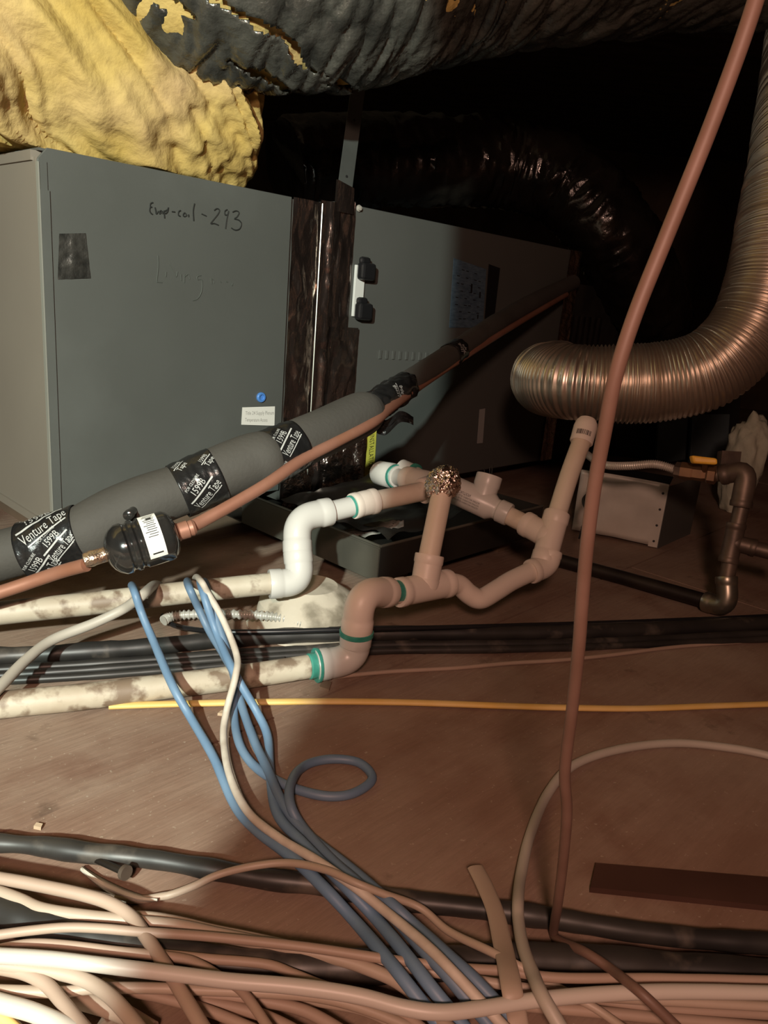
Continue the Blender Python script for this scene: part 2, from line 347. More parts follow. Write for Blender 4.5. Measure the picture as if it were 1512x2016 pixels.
mk('faded_handwriting', join(*[stroke(s, 0.0007) for s in hw(liv, 260, 380, 5.815)]), M['faint'], coil)['label'] = 'faded marker handwriting Living room'
# tape patch over a knock-out
q = [WL(*p) for p in ((116, 460), (168, 459), (178, 548), (113, 550))]
def patch(u, v):
    p = q[0].lerp(q[1], u).lerp(q[3].lerp(q[2], u), v); r1 = math.hypot(u-0.5, v-0.62); 
    return p - NH*(0.0009 + 0.0035*math.exp(-(r1/0.16)**2) + 0.002*math.exp(-(math.hypot(u-0.5, v-0.22)/0.12)**2) + 0.0006*NZ.noise(V((u*6, v*6, 2))))
mk('tape_patch', grid(patch, 16, 18), M['patch'], coil)['label'] = 'dark foil tape patch'
c = WL(513, 782); mk('blue_plug', lathe(c, c-NH*0.006, [(0, .0085), (0.5, .0085), (0.7, .0075), (0.72, .005), (0.3, .0045), (0.3, .0)], 20, False), M['blue'], coil)['label'] = 'round blue plastic test port plug'
q2 = [WL(*p, 0.0006) for p in ((477, 802), (541, 800), (540, 838), (475, 836))]
lb = mk('paper_label', slab(q2, 0.0005, -NH), M['white'], coil, False); lb['label'] = 'small white paper label'
def onq(Q, u, v, off=0.0009): return Q[0].lerp(Q[1], u).lerp(Q[3].lerp(Q[2], u), v) - NH*off
mk('label_text', join(text_on('Title 24 Supply Plenum', lambda x, y: onq(q2, 0.09+0.88*x, 0.42-0.2*y)), text_on('Temperature Access', lambda x, y: onq(q2, 0.09+0.68*x, 0.80-0.2*y))), M['greyprint'], lb, False)

# ------------------------------------------------------------------ furnace
SF0, SF1, ZF0, ZF1 = 0.50, 1.325, 0.045, 0.574
fur = thing('furnace_cabinet', FC(0.9, 0.0, -0.3), 'long grey furnace cabinet behind the insulated pipe', 'appliance')
bevel(mk('casing', fbox(SF0, SF1, ZF0, ZF1, -0.56, -0.002), M['furn'], fur, False), 0.003, 2)
mk('joint_collar', fbox(S1+0.001, SF0-0.001, ZB-0.02, ZT-0.002, -0.53, -0.006), M['furn'], fur, False)
mk('base_skid', fbox(SF0+0.05, SF1-0.05, 0.0, ZF0, -0.5, -0.10), M['joist'], fur, False)
def foil_strip(s0, s1, z0, z1, off, amp, seed, nu=14, nv=90, bead=0.0, taper=0.0, fq=22):
    def f(u, v):
        s = s0+(s1-s0)*u; z = z0+(z1-z0)*v
        e = 0.0015*NZ.noise(V((seed, v*14, u*2))) * (1 if u in (0, 1) else 0)
        h = NZ.fractal(V((s*fq, z*fq*0.45, seed)), 1.0, 2.0, 3)
        edge = min(1, min(u, 1-u)*8)
        return FC(s+e, z, off + max(-off*0.6, amp*h)*edge + bead*math.exp(-((u-0.55)/0.18)**2)*(1+0.5*NZ.noise(V((z*60, seed, 0)))))
    return grid(f, nu, nv)
ft = mk('foil_tape', foil_strip(S1, 0.462, ZB-0.02, ZT, 0.004, 0.006, 3.1, 18, 110, fq=30), M['foil'], fur)
mk('foil_tape', foil_strip(0.460, 0.505, ZB-0.02, ZT+0.004, 0.006, 0.004, 9.7, 18, 110, bead=0.007, fq=28), M['foil'], fur)
mk('foil_tape', foil_strip(0.502, 0.540, 0.24, ZF1+0.004, 0.005, 0.005, 17.3, 16, 90, fq=30), M['foil'], fur)
mk('foil_tape', foil_strip(0.500, 0.566, 0.19, 0.365, 0.0075, 0.006, 23.9, 20, 60, fq=34), M['foil'], fur)
mk('foil_tape', foil_strip(0.405, 0.607, 0.035, 0.205, 0.010, 0.012, 31.7, nu=60, nv=56, fq=30), M['foilc'], fur)['label'] = 'crumpled foil wrapped low around the joint'
mk('foil_tape', foil_strip(1.268, 1.322, ZF0, ZF1, 0.004, 0.007, 41.7, nu=14, nv=100, fq=30), M['foilc'], fur)
mk('joint_bead', tube([FC(0.4605, ZB+0.49*k/20, 0.0095) for k in range(21)], 0.0011, 6), M['edge'], fur)
c = WL(706, 410, 0.0); mk('screw', lathe(c, c-NH*0.006, [(0, .0058), (0.25, .0058), (0.3, .0044), (0.9, .0038), (1, .0)], 12, False), M['zinc'], fur)
lt = mk('latch_plate', fbox(0.553, 0.577, 0.385, 0.475, -0.001, 0.004), M['clip'], fur, False)
bevel(lt, 0.001)
for zz in (0.468, 0.398):
    kn = mk('latch_knob', join(fbox(0.554, 0.588, zz-0.018, zz+0.012, 0.004, 0.022), fbox(0.556, 0.580, zz+0.008, zz+0.022, 0.004, 0.015)), M['black'], fur, False); bevel(kn, 0.005, 2)
q3 = [WL(*p, -0.0005) for p in ((893, 508), (957, 530), (950, 645), (884, 645))]
rl = mk('rating_label', slab(q3, 0.0006, -NH), M['bluelab'], fur, False); rl['label'] = 'blue grey rating label'
tick = [(0.55, 0.30, 0.05, 0.14), (0.82, 0.40, 0.05, 0.10), (0.80, 0.78, 0.04, 0.07)] + [(0.12+0.13*a, 0.12+0.105*b, 0.08, 0.012) for a in range(6) for b in range(8) if (a*3+b*5) % 7 > 2]
mk('label_text', join(*[([onq(q3, x, y, .0010), onq(q3, x+ww, y, .0010), onq(q3, x+ww, y+hh, .0010), onq(q3, x, y+hh, .0010)], [(0, 1, 2, 3)]) for x, y, ww, hh in tick]), M['ink'], rl, False)
q4 = [WL(*p, -0.0005) for p in ((962, 520), (984, 528), (972, 630), (953, 640))]
mk('sight_slot', slab(q4, 0.001, -NH), M['black'], fur, False)
q5 = [WL(*p, -0.0005) for p in ((703, 866), (741, 848), (735, 957), (697, 965))]
yl = mk('yellow_label', slab(q5, 0.0006, -NH), M['yellow'], fur, False); yl['label'] = 'yellow installation note label'
mk('label_text', join(text_on('INSTALLATION NOTE:', lambda x, y: onq(q5, 0.66+0.24*y, 0.03+0.93*x), 1.1),
   *[text_on('For use with this unit refer to the manual', lambda x, y, o=o: onq(q5, o+0.09*y, 0.08+0.88*x)) for o in (0.42, 0.26, 0.10)]), M['ink'], yl, False)
q6 = [WL(*p, -0.0005) for p in ((944, 806), (955, 804), (950, 872), (939, 873))]
mk('strip_label', slab(q6, 0.0006, -NH), M['greyprint'], fur, False)
for k in range(9):
    c = WL(745+k*13, 706+k*0.5, -0.001); mk('louver', slab([c, c+UH*0.006, c+UH*0.006+V((0, 0, 0.016)), c+V((0, 0, 0.016))], 0.002, -NH), M['furn'], fur, False)
for k in range(7):
    s = 1.345+k*0.02
em = mk('end_casing', fbox(1.33, 1.72, 0.045, 0.50, -0.5, -0.03), M['rubber'], fur, False); em['label'] = 'black burner compartment end'
for k in range(6): mk('vent_slot', fbox(1.37+k*0.03, 1.382+k*0.03, 0.28, 0.42, -0.031, -0.024), M['ironb'], fur, False)

# hanging strap from the joint to the roof
st0, st1 = WL(677, 382, 0.004), WL(705, 170, -0.06); st2 = st1 + (st1-st0)*1.6
Cs = [st0.lerp(st2, k/10) for k in range(11)]
def strapvf():
    wv = UH*0.0165; q = []
    return join(*[slab([a-wv, a+wv, b+wv, b-wv], 0.0012, -NH) for a, b in zip(Cs[:1], Cs[-1:])])
hs = thing('hanger_strap', st0, 'grey metal hanger strap rising from the foil taped joint', 'strap')
mk('strap_band', strapvf(), M['strap'], hs, False)
for t in (0.06, 0.26):
    c = st0.lerp(st2, t)-NH*0.0012; mk('screw_hole', lathe(c, c-NH*0.0006, [(0, .0028), (1, .0028)], 10), M['ink'], hs)
mk('foil_wrap', slab([st0-UH*.02+V((0, 0, -.03)), st0+UH*.022+V((0, 0, -.03)), st0+UH*.02+V((0, 0, .012)), st0-UH*.019+V((0, 0, .02))], 0.004, -NH), M['foil'], hs, False)

# ------------------------------------------------------------------ yellow insulation and the ducts
def insul(u, v):
    a = 2*math.pi*u; s = -0.75 + 1.13*v
    endk = max(0.0, min(1.0, (0.38-s)/0.20)); tap = math.sqrt(max(0.0, 1-(1-endk)**2))
    ca, sa = math.cos(a), math.sin(a); n_ = 2.9
    rr = (abs(ca)**n_+abs(sa)**n_)**(-1/n_)
    ry, rz = 0.215, 0.23
    off = -0.165 + ca*rr*ry*(0.35+0.65*tap); z = 0.785 + sa*rr*rz*tap - 0.12*(1-tap) - 0.16*max(0, s)
    w_ = a + s*2.0 + 0.35*NZ.noise(V((ca*1.5, sa*1.5, s*2.5)))
    f1 = NZ.noise(V((math.cos(w_)*4.2, math.sin(w_)*4.2, s*1.3)))
    f2 = NZ.noise(V((math.cos(w_+s)*9, math.sin(w_+s)*9, s*3.2+5)))
    f3 = NZ.fractal(V((ca*5, sa*5, s*8)), 1, 2, 3)
    d = (0.085*((f1*f1+0.004)**0.33-0.40) + 0.030*((f2*f2+0.012)**0.4-0.35) + 0.010*f3)*(0.08+0.92*tap*tap) + 0.012*NZ.fractal(FC(s, z, off)*22, 1, 2, 3)*max(0, min(1, (s-0.05)*5))
    z2 = z + sa*d*0.9; o2 = off + ca*d*0.9
    if z2 < 0.568: z2 = 0.568+0.003*abs(f3)
    if z2 < 0.66: o2 = min(o2, 0.010 + 0.008*f1 + 0.5*(z2-0.568))
    return FC(s, z2, o2)
ins = thing('insulation_blanket', FC(-0.1, 0.566, -0.16), 'bright yellow fiberglass insulation piled on top of the coil cabinet', 'insulation')
Vi, Fi = grid(insul, 320, 240, True); Fi.append(tuple(range(320))); Fi.append(tuple(239*320+k for k in range(320)))
mk('fiberglass_batt', (Vi, Fi), M['fiber'], ins, angle=60)

duct = thing('flex_duct', A(900, -180, 1.1), 'fat grey jacketed flexible duct sagging across the top', 'duct')
dp = [A(120, -215, 1.02), A(260, -175, 1.0), A(400, -135, 1.0), A(560, -122, 1.02), A(720, -140, 1.05), A(880, -178, 1.08), A(1050, -205, 1.10), A(1250, -222, 1.13), A(1512, -236, 1.16), A(1850, -250, 1.22), A(2500, -270, 1.34)]
D = [p for p, _ in smooth_path(dp, 40)]
def jr(i, a, c):
    i = i*0.5; k = i + 9*a
    r1 = abs(NZ.noise(V((k*0.16, math.cos(a)*1.3, math.sin(a)*1.3))))**0.5; r2 = abs(NZ.noise(V((k*0.42, math.cos(a)*2.2+4, math.sin(a)*2.2))))**0.5
    return 0.016*(r1-0.4) + 0.011*(r2-0.4) + 0.010*NZ.noise(V((i*0.03, math.cos(a)*2+5, math.sin(a)*2)))
nJ = 240
Vj, Fj = tube(D, 0.190, nJ, cap=False, disp=jr)
keep = []
for fi, f in enumerate(Fj):
    i, k2 = divmod(fi, nJ); i *= 0.5; a = 2*math.pi*k2/nJ          # a = 0 top, pi/2 front, pi underside
    ragged = 52 - 30*max(0.0, min(1.3, (math.pi-a)/0.95)) + 4*NZ.noise(V((math.cos(a)*5, math.sin(a)*5, 1.3)))
    q_ = i-ragged; slit = math.sin(q_*0.62 + 2.2*NZ.noise(V((a*3, 2, i*0.02)))) > 0.5 and NZ.noise(V((a*2.6, q_*0.16, 7))) > -0.12
    if q_ < 0 or (2 < q_ < 27 and slit): continue
    keep.append(f)
jk = mk('duct_jacket', (Vj, keep), M['jacket'], duct, angle=60); md = jk.modifiers.new('thick', 'SOLIDIFY'); md.thickness = 0.002
D2 = [p for p, _ in smooth_path([A(-250, -330, 1.10)] + dp, 16)]
mk('duct_insulation', tube(D2, 0.176, 72, disp=lambda i, a, c: 0.010*(1-2*abs(NZ.noise(V((i*0.10, math.cos(a)*2.2, math.sin(a)*2.2)))))+0.004*NZ.noise(c*30)), M['fiber'], duct, angle=60)['label'] = 'exposed yellow duct wrap'

bd = [A(560, 330, 1.75), A(700, 318, 1.83), A(850, 318, 1.9), A(1000, 325, 1.95), A(1110, 360, 1.93), A(1190, 440, 1.92), A(1250, 540, 2.0), A(1290, 640, 2.2)]
Db = [p for p, _ in smooth_path(bd, 22)]
b2 = mk('black_flex_duct', tube(Db, 0.105, 64, disp=lambda i, a, c: 0.007*(1-2*abs(NZ.noise(V((i*0.33, math.cos(a)*1.5, math.sin(a)*1.5))))) + 0.005*NZ.noise(V((i*0.9, math.cos(a)*3, math.sin(a)*3)))), M['bjacket'], angle=60)
tag(b2, 'wrinkled shiny black flexible duct lying on the furnace', 'duct')

# corrugated aluminium vent
ap = [A(1100, 725, 1.62), A(1078, 738, 1.40), A(1078, 746, 1.24), A(1120, 752, 1.155), A(1200, 756, 1.13), A(1300, 752, 1.115), A(1395, 726, 1.10), A(1466, 660, 1.09), A(1508, 570, 1.085), A(1532, 450, 1.085), A(1558, 300, 1.11), A(1576, 120, 1.24), A(1580, -20, 1.45), A(1585, -160, 1.62), A(1590, -420, 1.70)]
Ap = smooth_path(ap, 60); acc = 0; C = []; rad = []; step = 0.00125
pts = [p for p, _ in Ap]; dist = [0]
for a, b in zip(pts, pts[1:]): dist.append(dist[-1]+(b-a).length)
j = 0; s = 0.0
while s < dist[-1]:
    while dist[j+1] < s: j += 1
    t = (s-dist[j])/max(1e-9, dist[j+1]-dist[j]); C.append(pts[j].lerp(pts[j+1], t))
    ph = s/0.0063 + 0.3*math.sin(s*31); dent = 0.0012*NZ.noise(V((s*9, 0, 0)))
    rad.append(0.0575 + 0.0021*math.cos(2*math.pi*ph) + dent); s += step
av = mk('aluminium_vent_duct', tube(C, rad, 48, disp=lambda i, a, c: 0.0022*NZ.noise(c*11)+0.0006*NZ.noise(V((i*0.11, math.cos(a)*2, math.sin(a)*2)))), M['alu'], angle=80)
tag(av, 'ribbed shiny aluminium flexible vent duct bending upward at right', 'duct')

# ------------------------------------------------------------------ drain pan under the furnace
PS0, PS1, PO, PI = 0.317, 0.74, 0.342, -0.10
pan = thing('drain_pan', FC(0.53, 0.0, 0.12), 'dusty grey sheet metal drain pan beneath the furnace', 'pan')
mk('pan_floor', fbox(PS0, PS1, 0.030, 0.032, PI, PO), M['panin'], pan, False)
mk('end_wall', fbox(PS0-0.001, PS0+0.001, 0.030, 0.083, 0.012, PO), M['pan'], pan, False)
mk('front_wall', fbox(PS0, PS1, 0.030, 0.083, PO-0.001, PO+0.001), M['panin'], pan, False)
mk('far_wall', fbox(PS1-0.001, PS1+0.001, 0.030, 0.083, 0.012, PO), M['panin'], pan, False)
mk('rim', join(tube([FC(PS0, 0.084, 0.012), FC(PS0, 0.084, PO)], 0.0022, 8), tube([FC(PS0, 0.084, PO), FC(PS1, 0.084, PO)], 0.0022, 8)), M['pan'], pan)
mk('corner_fold', fbox(PS0-0.0022, PS0-0.0008, 0.032, 0.08, PO-0.085, PO-0.0), M['pan'], pan, False)
for s in (PS0+0.06, PS1-0.08): mk('support_block', fbox(s, s+0.04, 0.0, 0.030, -0.05, PO-0.03), M['joist'], pan, False)
def film(u, v):
    p = FC(PS0+0.05+0.25*u, 0, 0.31-0.26*v); p.z = 0.075+0.02*NZ.noise(V((u*5, v*5, 3)))+0.02*u; return p
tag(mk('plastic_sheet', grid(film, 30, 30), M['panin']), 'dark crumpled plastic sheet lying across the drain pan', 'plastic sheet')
def scrapf(u, v):
    p = A(670+125*u, 1052-22*u+ (v-0.5)*26*(1-abs(u-0.5)), 1.16-0.0*v); return p+V((0, 0, 0.006*NZ.noise(V((u*9, v*5, 8)))))
tag(mk('foil_scrap', grid(scrapf, 24, 8), M['pan']), 'torn pale foil scrap on the plastic sheet below the drain pipe', 'foil scrap')

# ------------------------------------------------------------------ PVC drains
RP, RF = 0.01335, 0.0174
def arc(a, c, b, n=10):
    out = []
    for k in range(n+1):
        t = k/n; out.append(a*(1-t)**2 + c*(2*t*(1-t)) + b*t*t)
    return out
def fitting(path, r=RF, collar=0.014, ce=0.0009, rim=0.0016):
    """tube with slightly larger sockets at both ends"""
    L = [0]
    for a, b in zip(path, path[1:]): L.append(L[-1]+(b-a).length)
    tot = L[-1]
    def at(s):
        for i in range(len(path)-1):
            if L[i+1] >= s: return path[i].lerp(path[i+1], (s-L[i])/max(1e-9, L[i+1]-L[i]))
        return path[-1]
    ss = [0, 0.0015, collar, collar+0.0015]; n = 16
    ss += [collar+0.0015+(tot-2*collar-0.003)*k/n for k in range(1, n)] + [tot-collar-0.0015, tot-collar, tot-0.0015, tot]
    rr = [r+ce-0.0006, r+ce, r+ce, r] + [r]*(n-1) + [r, r+ce, r+ce, r+ce-0.0006]
    return tube([at(s) for s in ss], rr, 24)
def elbow(name, a, c, b, m, par, bend=0.62, **k):
    p = [a] + arc(a.lerp(c, bend*0.75), c, b.lerp(c, bend*0.75)) + [b]
    return mk(name, fitting(p, **k), m, par)
def pipe(name, pts, m, par, r=RP, n=6): return mk(name, ptube(pts, r, 20, n), m, par)
def ring(name, a, b, r, m, par): return mk(name, lathe(a, b, [(0, r-0.0008), (0.1, r), (0.9, r), (1, r-0.0008)], 24), m, par)

# upper run: from the left, up through two elbows and back to the coil outlet
up = thing('drain_pipe', A(585, 1150, 0.91), 'white plastic drain pipe stepping up through two elbows beneath the insulated line', 'pipe')
pipe('pipe', [A(-560, 1262, 0.72), A(-250, 1236, 0.77), A(0, 1207, 0.82), A(180, 1188, 0.84), A(360, 1167, 0.87), A(550, 1147, 0.902)], M['pvcg'], up)
elbow('elbow', A(530, 1150, 0.90), A(592, 1146, 0.912), A(586, 1085, 0.918), M['pvc'], up)
elbow('elbow', A(586, 1088, 0.918), A(584, 1020, 0.925), A(650, 1007, 0.948), M['pvc'], up)
pipe('pipe', [A(640, 1010, 0.945), A(705, 994, 0.968)], M['pvc'], up)
ring('cement_ring', A(690, 998, 0.962), A(697, 996, 0.965), RP+0.0016, M['teal'], up)
mk('coupling', fitting([A(694, 997, 0.963), A(716, 991, 0.972), A(740, 986, 0.981)], r=0.0168, collar=0.008, ce=0.0006), M['pvcwarm'], up)
pipe('pipe', [A(735, 987, 0.98), A(790, 976, 1.0), A(850, 963, 1.028)], M['pvcd'], up)
elbow('elbow', A(832, 967, 1.018), A(866, 955, 1.04), A(800, 942, 1.10), M['pvcwarm'], up)
pipe('pipe', [A(815, 946, 1.085), A(765, 935, 1.15)], M['pvc'], up)
mk('end_cap', lathe(A(785, 939, 1.125), A(745, 931, 1.175), [(0, .0172), (0.25, .0175), (0.3, .0195), (0.9, .0195), (1, .0165)], 24), M['pvc'], up)
ring('cement_ring', A(783, 938.6, 1.128), A(778, 937.5, 1.134), 0.0187, M['teal'], up)
mk('union', lathe(A(829, 941, 1.115), A(790, 922, 1.14), [(0, .012), (0.3, .0135), (0.32, .0152), (1, .0145)], 20), M['pvc'], up)
ring('cement_ring', A(818, 934, 1.12), A(812, 931, 1.124), 0.0160, M['teal'], up)

# lower run: along the floor, elbows, tee, trap, second tee with clean-out and float switch
lo = thing('condensate_trap', FL(840, 1200), 'white plastic trap assembly with upright pipes and a long pipe along the floor', 'pipe')
pl = [FL(-560, 1452, RP+.001), FL(-250, 1420, RP+.001), FL(0, 1388, RP+.001), FL(150, 1373, RP+.001), FL(330, 1351, RP+.001), FL(500, 1329, RP+.002), FL(640, 1307, RP+.006)]
pipe('pipe', pl, M['pvcg'], lo)
e0, e1 = FL(622, 1310, RP+.006), FL(696, 1299, 0.0215); e2 = e1 + V((0.001, 0.0, 0.034))
elbow('elbow', e0, e1, e2, M['pvc'], lo)
dr = (FL(650, 1306, RP+.006)-e0).normalized()
ring('cement_smear', e0-dr*0.009, e0+dr*0.0015, RP+0.0012, M['teal'], lo); ring('cement_ring', e0-dr*0.0005, e0+dr*0.003, RF+0.0022, M['teal'], lo)
e3 = e1 + V((0.002, 0.0, 0.083)); e4 = A(765, 1166, 0.875)
elbow('elbow', e1+V((0.001, 0, 0.036)), e3, e4, M['pvcwarm'], lo)
ring('cement_ring', e1+V((0.001, 0, 0.031)), e1+V((0.001, 0, 0.037)), RF+0.0022, M['teal'], lo)
t0, t1 = A(783, 1167, 0.885), A(884, 1148, 0.94)
pipe('pipe', [e4.lerp(e3, 0.2), t0.lerp(t1, 0.2)], M['teal'], lo, RP+0.0004)
pipe('pipe', [e4.lerp(t0, 0.35), t0.lerp(t1, 0.2)], M['pvcwarm'], lo, RP+0.001)
tb = t0.lerp(t1, 0.5); tt = A(846, 1092, 0.915)
mk('tee', join(fitting([t0, tb, t1], collar=0.010), fitting([tb, tb.lerp(tt, .5), tt], collar=0.010)), M['pvcwarm'], lo)
pipe('pipe', [A(842, 1108, 0.916), A(857, 1035, 0.926), A(873, 955, 0.938)], M['pvcd'], lo)
tr = [t1.lerp(tb, 0.2), A(902, 1151, 0.950), A(924, 1170, 0.957), A(946, 1179, 0.962), A(976, 1163, 0.972), A(1008, 1143, 0.985), A(1055, 1121, 1.002)]
pipe('trap_bend', tr, M['pvcwarm'], lo, RP, 8)
elbow('elbow', A(1044, 1126, 0.998), A(1078, 1114, 1.012), A(1083, 1085, 1.015), M['pvcwarm'], lo, r=0.0160, collar=0.008)
u0, u1 = A(1070, 1108, 1.013), A(1097, 1010, 1.033); ub = u0.lerp(u1, 0.5); ut = A(1033, 1030, 1.05)
mk('tee', join(fitting([u0, ub, u1], collar=0.014), fitting([ub, ub.lerp(ut, .5), ut], collar=0.010)), M['pvcwarm'], lo)
pipe('pipe', [u1.lerp(u0, 0.2), A(1120, 938, 1.045), A(1150, 856, 1.06)], M['pvcd'], lo)
cp = mk('clean_out_cap', lathe(A(1144, 872, 1.058), A(1157, 826, 1.067), [(0, .0155), (0.03, .0165), (0.65, .0168), (0.85, .0155), (1, .0120)], 24), M['pvcwarm'], lo)
ca, cb = A(1144, 872, 1.058), A(1157, 826, 1.067); cax = (cb-ca).normalized(); cf = ((CAM-ca)-cax*(CAM-ca).dot(cax)).normalized(); cr_ = cf.cross(cax)
def oncap(x, y): 
    an = (x-0.5)*1.7; return ca.lerp(cb, 0.18+0.5*y) + (cf*math.cos(an) - cr_*math.sin(an))*0.0172
bars = []; xx = 0.12
while xx < 0.85:
    wv = random.choice((0.02, 0.03, 0.045)); bars.append(([oncap(xx, 0), oncap(xx+wv, 0), oncap(xx+wv, 0.4), oncap(xx, 0.4)], [(0, 1, 2, 3)])); xx += wv+random.choice((0.02, 0.035))
mk('barcode', join(*bars), M['ink'], cp, False)
pipe('pipe', [ut.lerp(ub, 0.25), A(985, 1007, 1.07)], M['pvcd'], lo)
# float switch tee
f0, f1 = A(1003, 1014, 1.062), A(880, 958, 1.10)
fb = mk('float_switch_tee', join(lathe(f0, f1, [(0, .0160), (0.02, .0168), (0.16, .0168), (0.18, .0150), (0.22, .0150), (0.30, .0205), (0.95, .0205), (1, .0190)], 28),
        lathe(f0.lerp(f1, 0.44), A(964, 936, 1.08), [(0, .0185), (0.55, .0182), (0.62, .0192), (0.97, .0192), (1, .0188), (1, .0162), (0.6, .0160), (0.6, 0)], 28, False)), M['pvc'], lo)
fa = (f1-f0).normalized(); ff = ((CAM-f0)-fa*(CAM-f0).dot(fa)).normalized(); fr_ = ff.cross(fa)
def onft(x, y, a0=0.0): 
    an = a0 - y*0.16; return f0.lerp(f1, 0.88-0.5*x) + (ff*math.cos(an) + fr_*math.sin(an)*-1)*0.0208
mk('caution_print', join(text_on('CAUTION', lambda x, y: onft(0.25+0.38*x, y*1.3, 0.62-0.45)), *[text_on('DO NOT GLUE OVERFLOW SWITCH', lambda x, y, a=a: onft(0.05+0.9*x, y*0.8, a)) for a in (-0.1, -0.3, -0.5)]), M['ink'], fb, False)
for dx in (-4, 5, 9):
    mk('switch_wire', ptube([A(958+dx, 962, 1.078), A(959+dx, 938, 1.079), A(958+dx*1.3, 925-abs(dx), 1.08)], 0.0009, 6, 4), M['black'], lo)
# crumpled foil cap on the upright
fc = A(872, 953, 0.938)
bmf = bmesh.new(); bmesh.ops.create_icosphere(bmf, subdivisions=5, radius=1.0)
FVs = []
for v in bmf.verts:
    p = v.co.copy(); h = NZ.fractal(p*2.6, 1, 2, 4)*0.26 + 0.16*(1-2*abs(NZ.noise(p*4.3)))
    FVs.append(fc + V((p.x*0.0205, p.y*0.0205, p.z*0.0225))*(1+h*0.55) + V((0.004*p.z, 0, 0)))
mk('foil_cap', (FVs, [tuple(v.index for v in f.verts) for f in bmf.faces]), M['foilc'], lo, angle=25)['label'] = 'crumpled foil plug on top of the upright pipe'
bmf.free()

# ------------------------------------------------------------------ insulated suction line
ln = thing('insulated_pipe', A(430, 1000, 0.84), 'thick black foam insulated pipe with printed tape bands sloping across the cabinet', 'pipe')
def seg(name, pts, m, sides=32, n=10, dispf=None): 
    S = smooth_path(pts, n); return mk(name, tube([p for p, _ in S], [r for _, r in S], sides, disp=dispf), m, ln)
foamd = lambda i, a, c: 0.0014*NZ.noise(c*22)
seg('foam_sleeve', [(A(-600, 1240, 0.74), .0265), (A(-250, 1160, 0.78), .0265), (A(0, 1094, 0.795), .0265), (A(80, 1072, 0.80), .0265), (A(150, 1050, 0.80), .024)], M['foam'], dispf=foamd)
seg('foam_sleeve', [(A(158, 1056, 0.80), .0265), (A(172, 1047, 0.80), .0305), (A(230, 1013, 0.81), .0310), (A(300, 984, 0.82), .0300), (A(385, 954, 0.838), .0295)], M['foam'], dispf=foamd)
seg('foam_sleeve', [(A(375, 957, 0.836), .0285), (A(430, 932, 0.848), .0305), (A(490, 910, 0.865), .0325), (A(522, 903, 0.872), .0325), (A(534, 900, 0.876), .029)], M['foam'], dispf=foamd)
seg('foam_sleeve', [(A(525, 903, 0.874), .027), (A(560, 886, 0.89), .0295), (A(640, 850, 0.93), .0300), (A(705, 819, 0.975), .0300), (A(722, 811, 0.99), .0275), (A(730, 807, 1.0), .022)], M['foam'], dispf=foamd)
seg('thin_sleeve', [(A(715, 814, 0.99), .0195), (A(760, 786, 1.04), .0190), (A(830, 737, 1.15), .0190), (A(890, 697, 1.27), .0190), (A(960, 648, 1.42), .0190), (A(1040, 600, 1.62), .0190), (A(1128, 556, 1.85), .0185)], M['foam'], dispf=foamd)
TAPES = []
def tapeband(p0, p1, r0, r1, amp, seed, extra=None, n=26, bulge=None):
    C = [p0.lerp(p1, k/n) for k in range(n+1)]; T, N, B = frames(C)
    def rr(i, a): 
        r = r0+(r1-r0)*i/n
        if bulge: r += bulge[0]*max(0, math.cos(a-bulge[1]))**bulge[2]
        return r
    def dsp(i, a, c): return amp*NZ.noise(V((i*0.35, math.cos(a)*2.5+seed, math.sin(a)*2.5)))
    Vt, Ft = tube(C, [0]*(n+1), 40, cap=False, disp=lambda i, a, c: rr(i, a)+dsp(i, a, c))
    o = mk('tape_band', (Vt, Ft), M['tape'], ln, angle=50); o.modifiers.new('thick', 'SOLIDIFY').thickness = -0.0006
    def S(t, a, off=0.0012):
        i = max(0, min(n, t*n)); c = p0.lerp(p1, t); ii = int(i)
        return c + N[0]*(math.cos(a)*(rr(i, a)+dsp(i, a, c)+off)) + B[0]*(math.sin(a)*(rr(i, a)+dsp(i, a, c)+off))
    # which angle faces the camera
    c = p0.lerp(p1, .5); v = CAM-c; af = math.atan2(v.dot(B[0]), v.dot(N[0]))
    return o, S, af, (p1-p0).length, (r0+r1)/2
def tape_print(tb, blocks):
    o, S, af, Ln, r = tb; P = []
    for (ct, ca, ang, sz, lines) in blocks:
        ca_, sa_ = math.cos(ang), math.sin(ang)
        for li, (body, wd, h, yo) in enumerate(lines):
            def fn(x, y, wd=wd, h=h, yo=yo):
                X = (x-0.5)*wd*sz; Y = (yo + y*h)*sz
                u_, v_ = X*ca_-Y*sa_, X*sa_+Y*ca_
                return S(min(1, max(0, ct+u_/Ln)), af+ca+v_/r*SGN)
            if body == '|':
                nn = 8; vv = [fn(k/nn, y) for k in range(nn+1) for y in (0, 1)]
                P.append((vv, [(2*k, 2*k+2, 2*k+3, 2*k+1) for k in range(nn)]))
            else: P.append(text_on(body, fn))
    mk('tape_print', join(*P), M['print'], o, False)
SGN = -1.0
VT = [('FOR CLOSURE', 0.62, 0.09, 0.46), ('1599B', 0.55, 0.20, 0.21), ('|', 1.0, 0.05, 0.12), ('Venture Tape', 1.0, 0.24, -0.17), ('|', 0.9, 0.03, -0.24)]
VS = [('1599B', 0.6, 0.22, 0.2), ('|', 0.8, 0.05, 0.1), ('Tape', 0.6, 0.28, -0.22)]
tb1 = tapeband(A(52, 1086, 0.795), A(163, 1050, 0.80), .0315, .0315, 0.0016, 1.0, bulge=(0.004, 3.4, 2))
tape_print(tb1, [(0.52, -0.75, 0.42, 0.052, VT), (0.72, 0.15, 0.55, 0.036, VT), (0.34, 0.8, 0.65, 0.036, VT)])
tb2 = tapeband(A(350, 968, 0.832), A(428, 934, 0.848), .0312, .0318, 0.0012, 4.0)
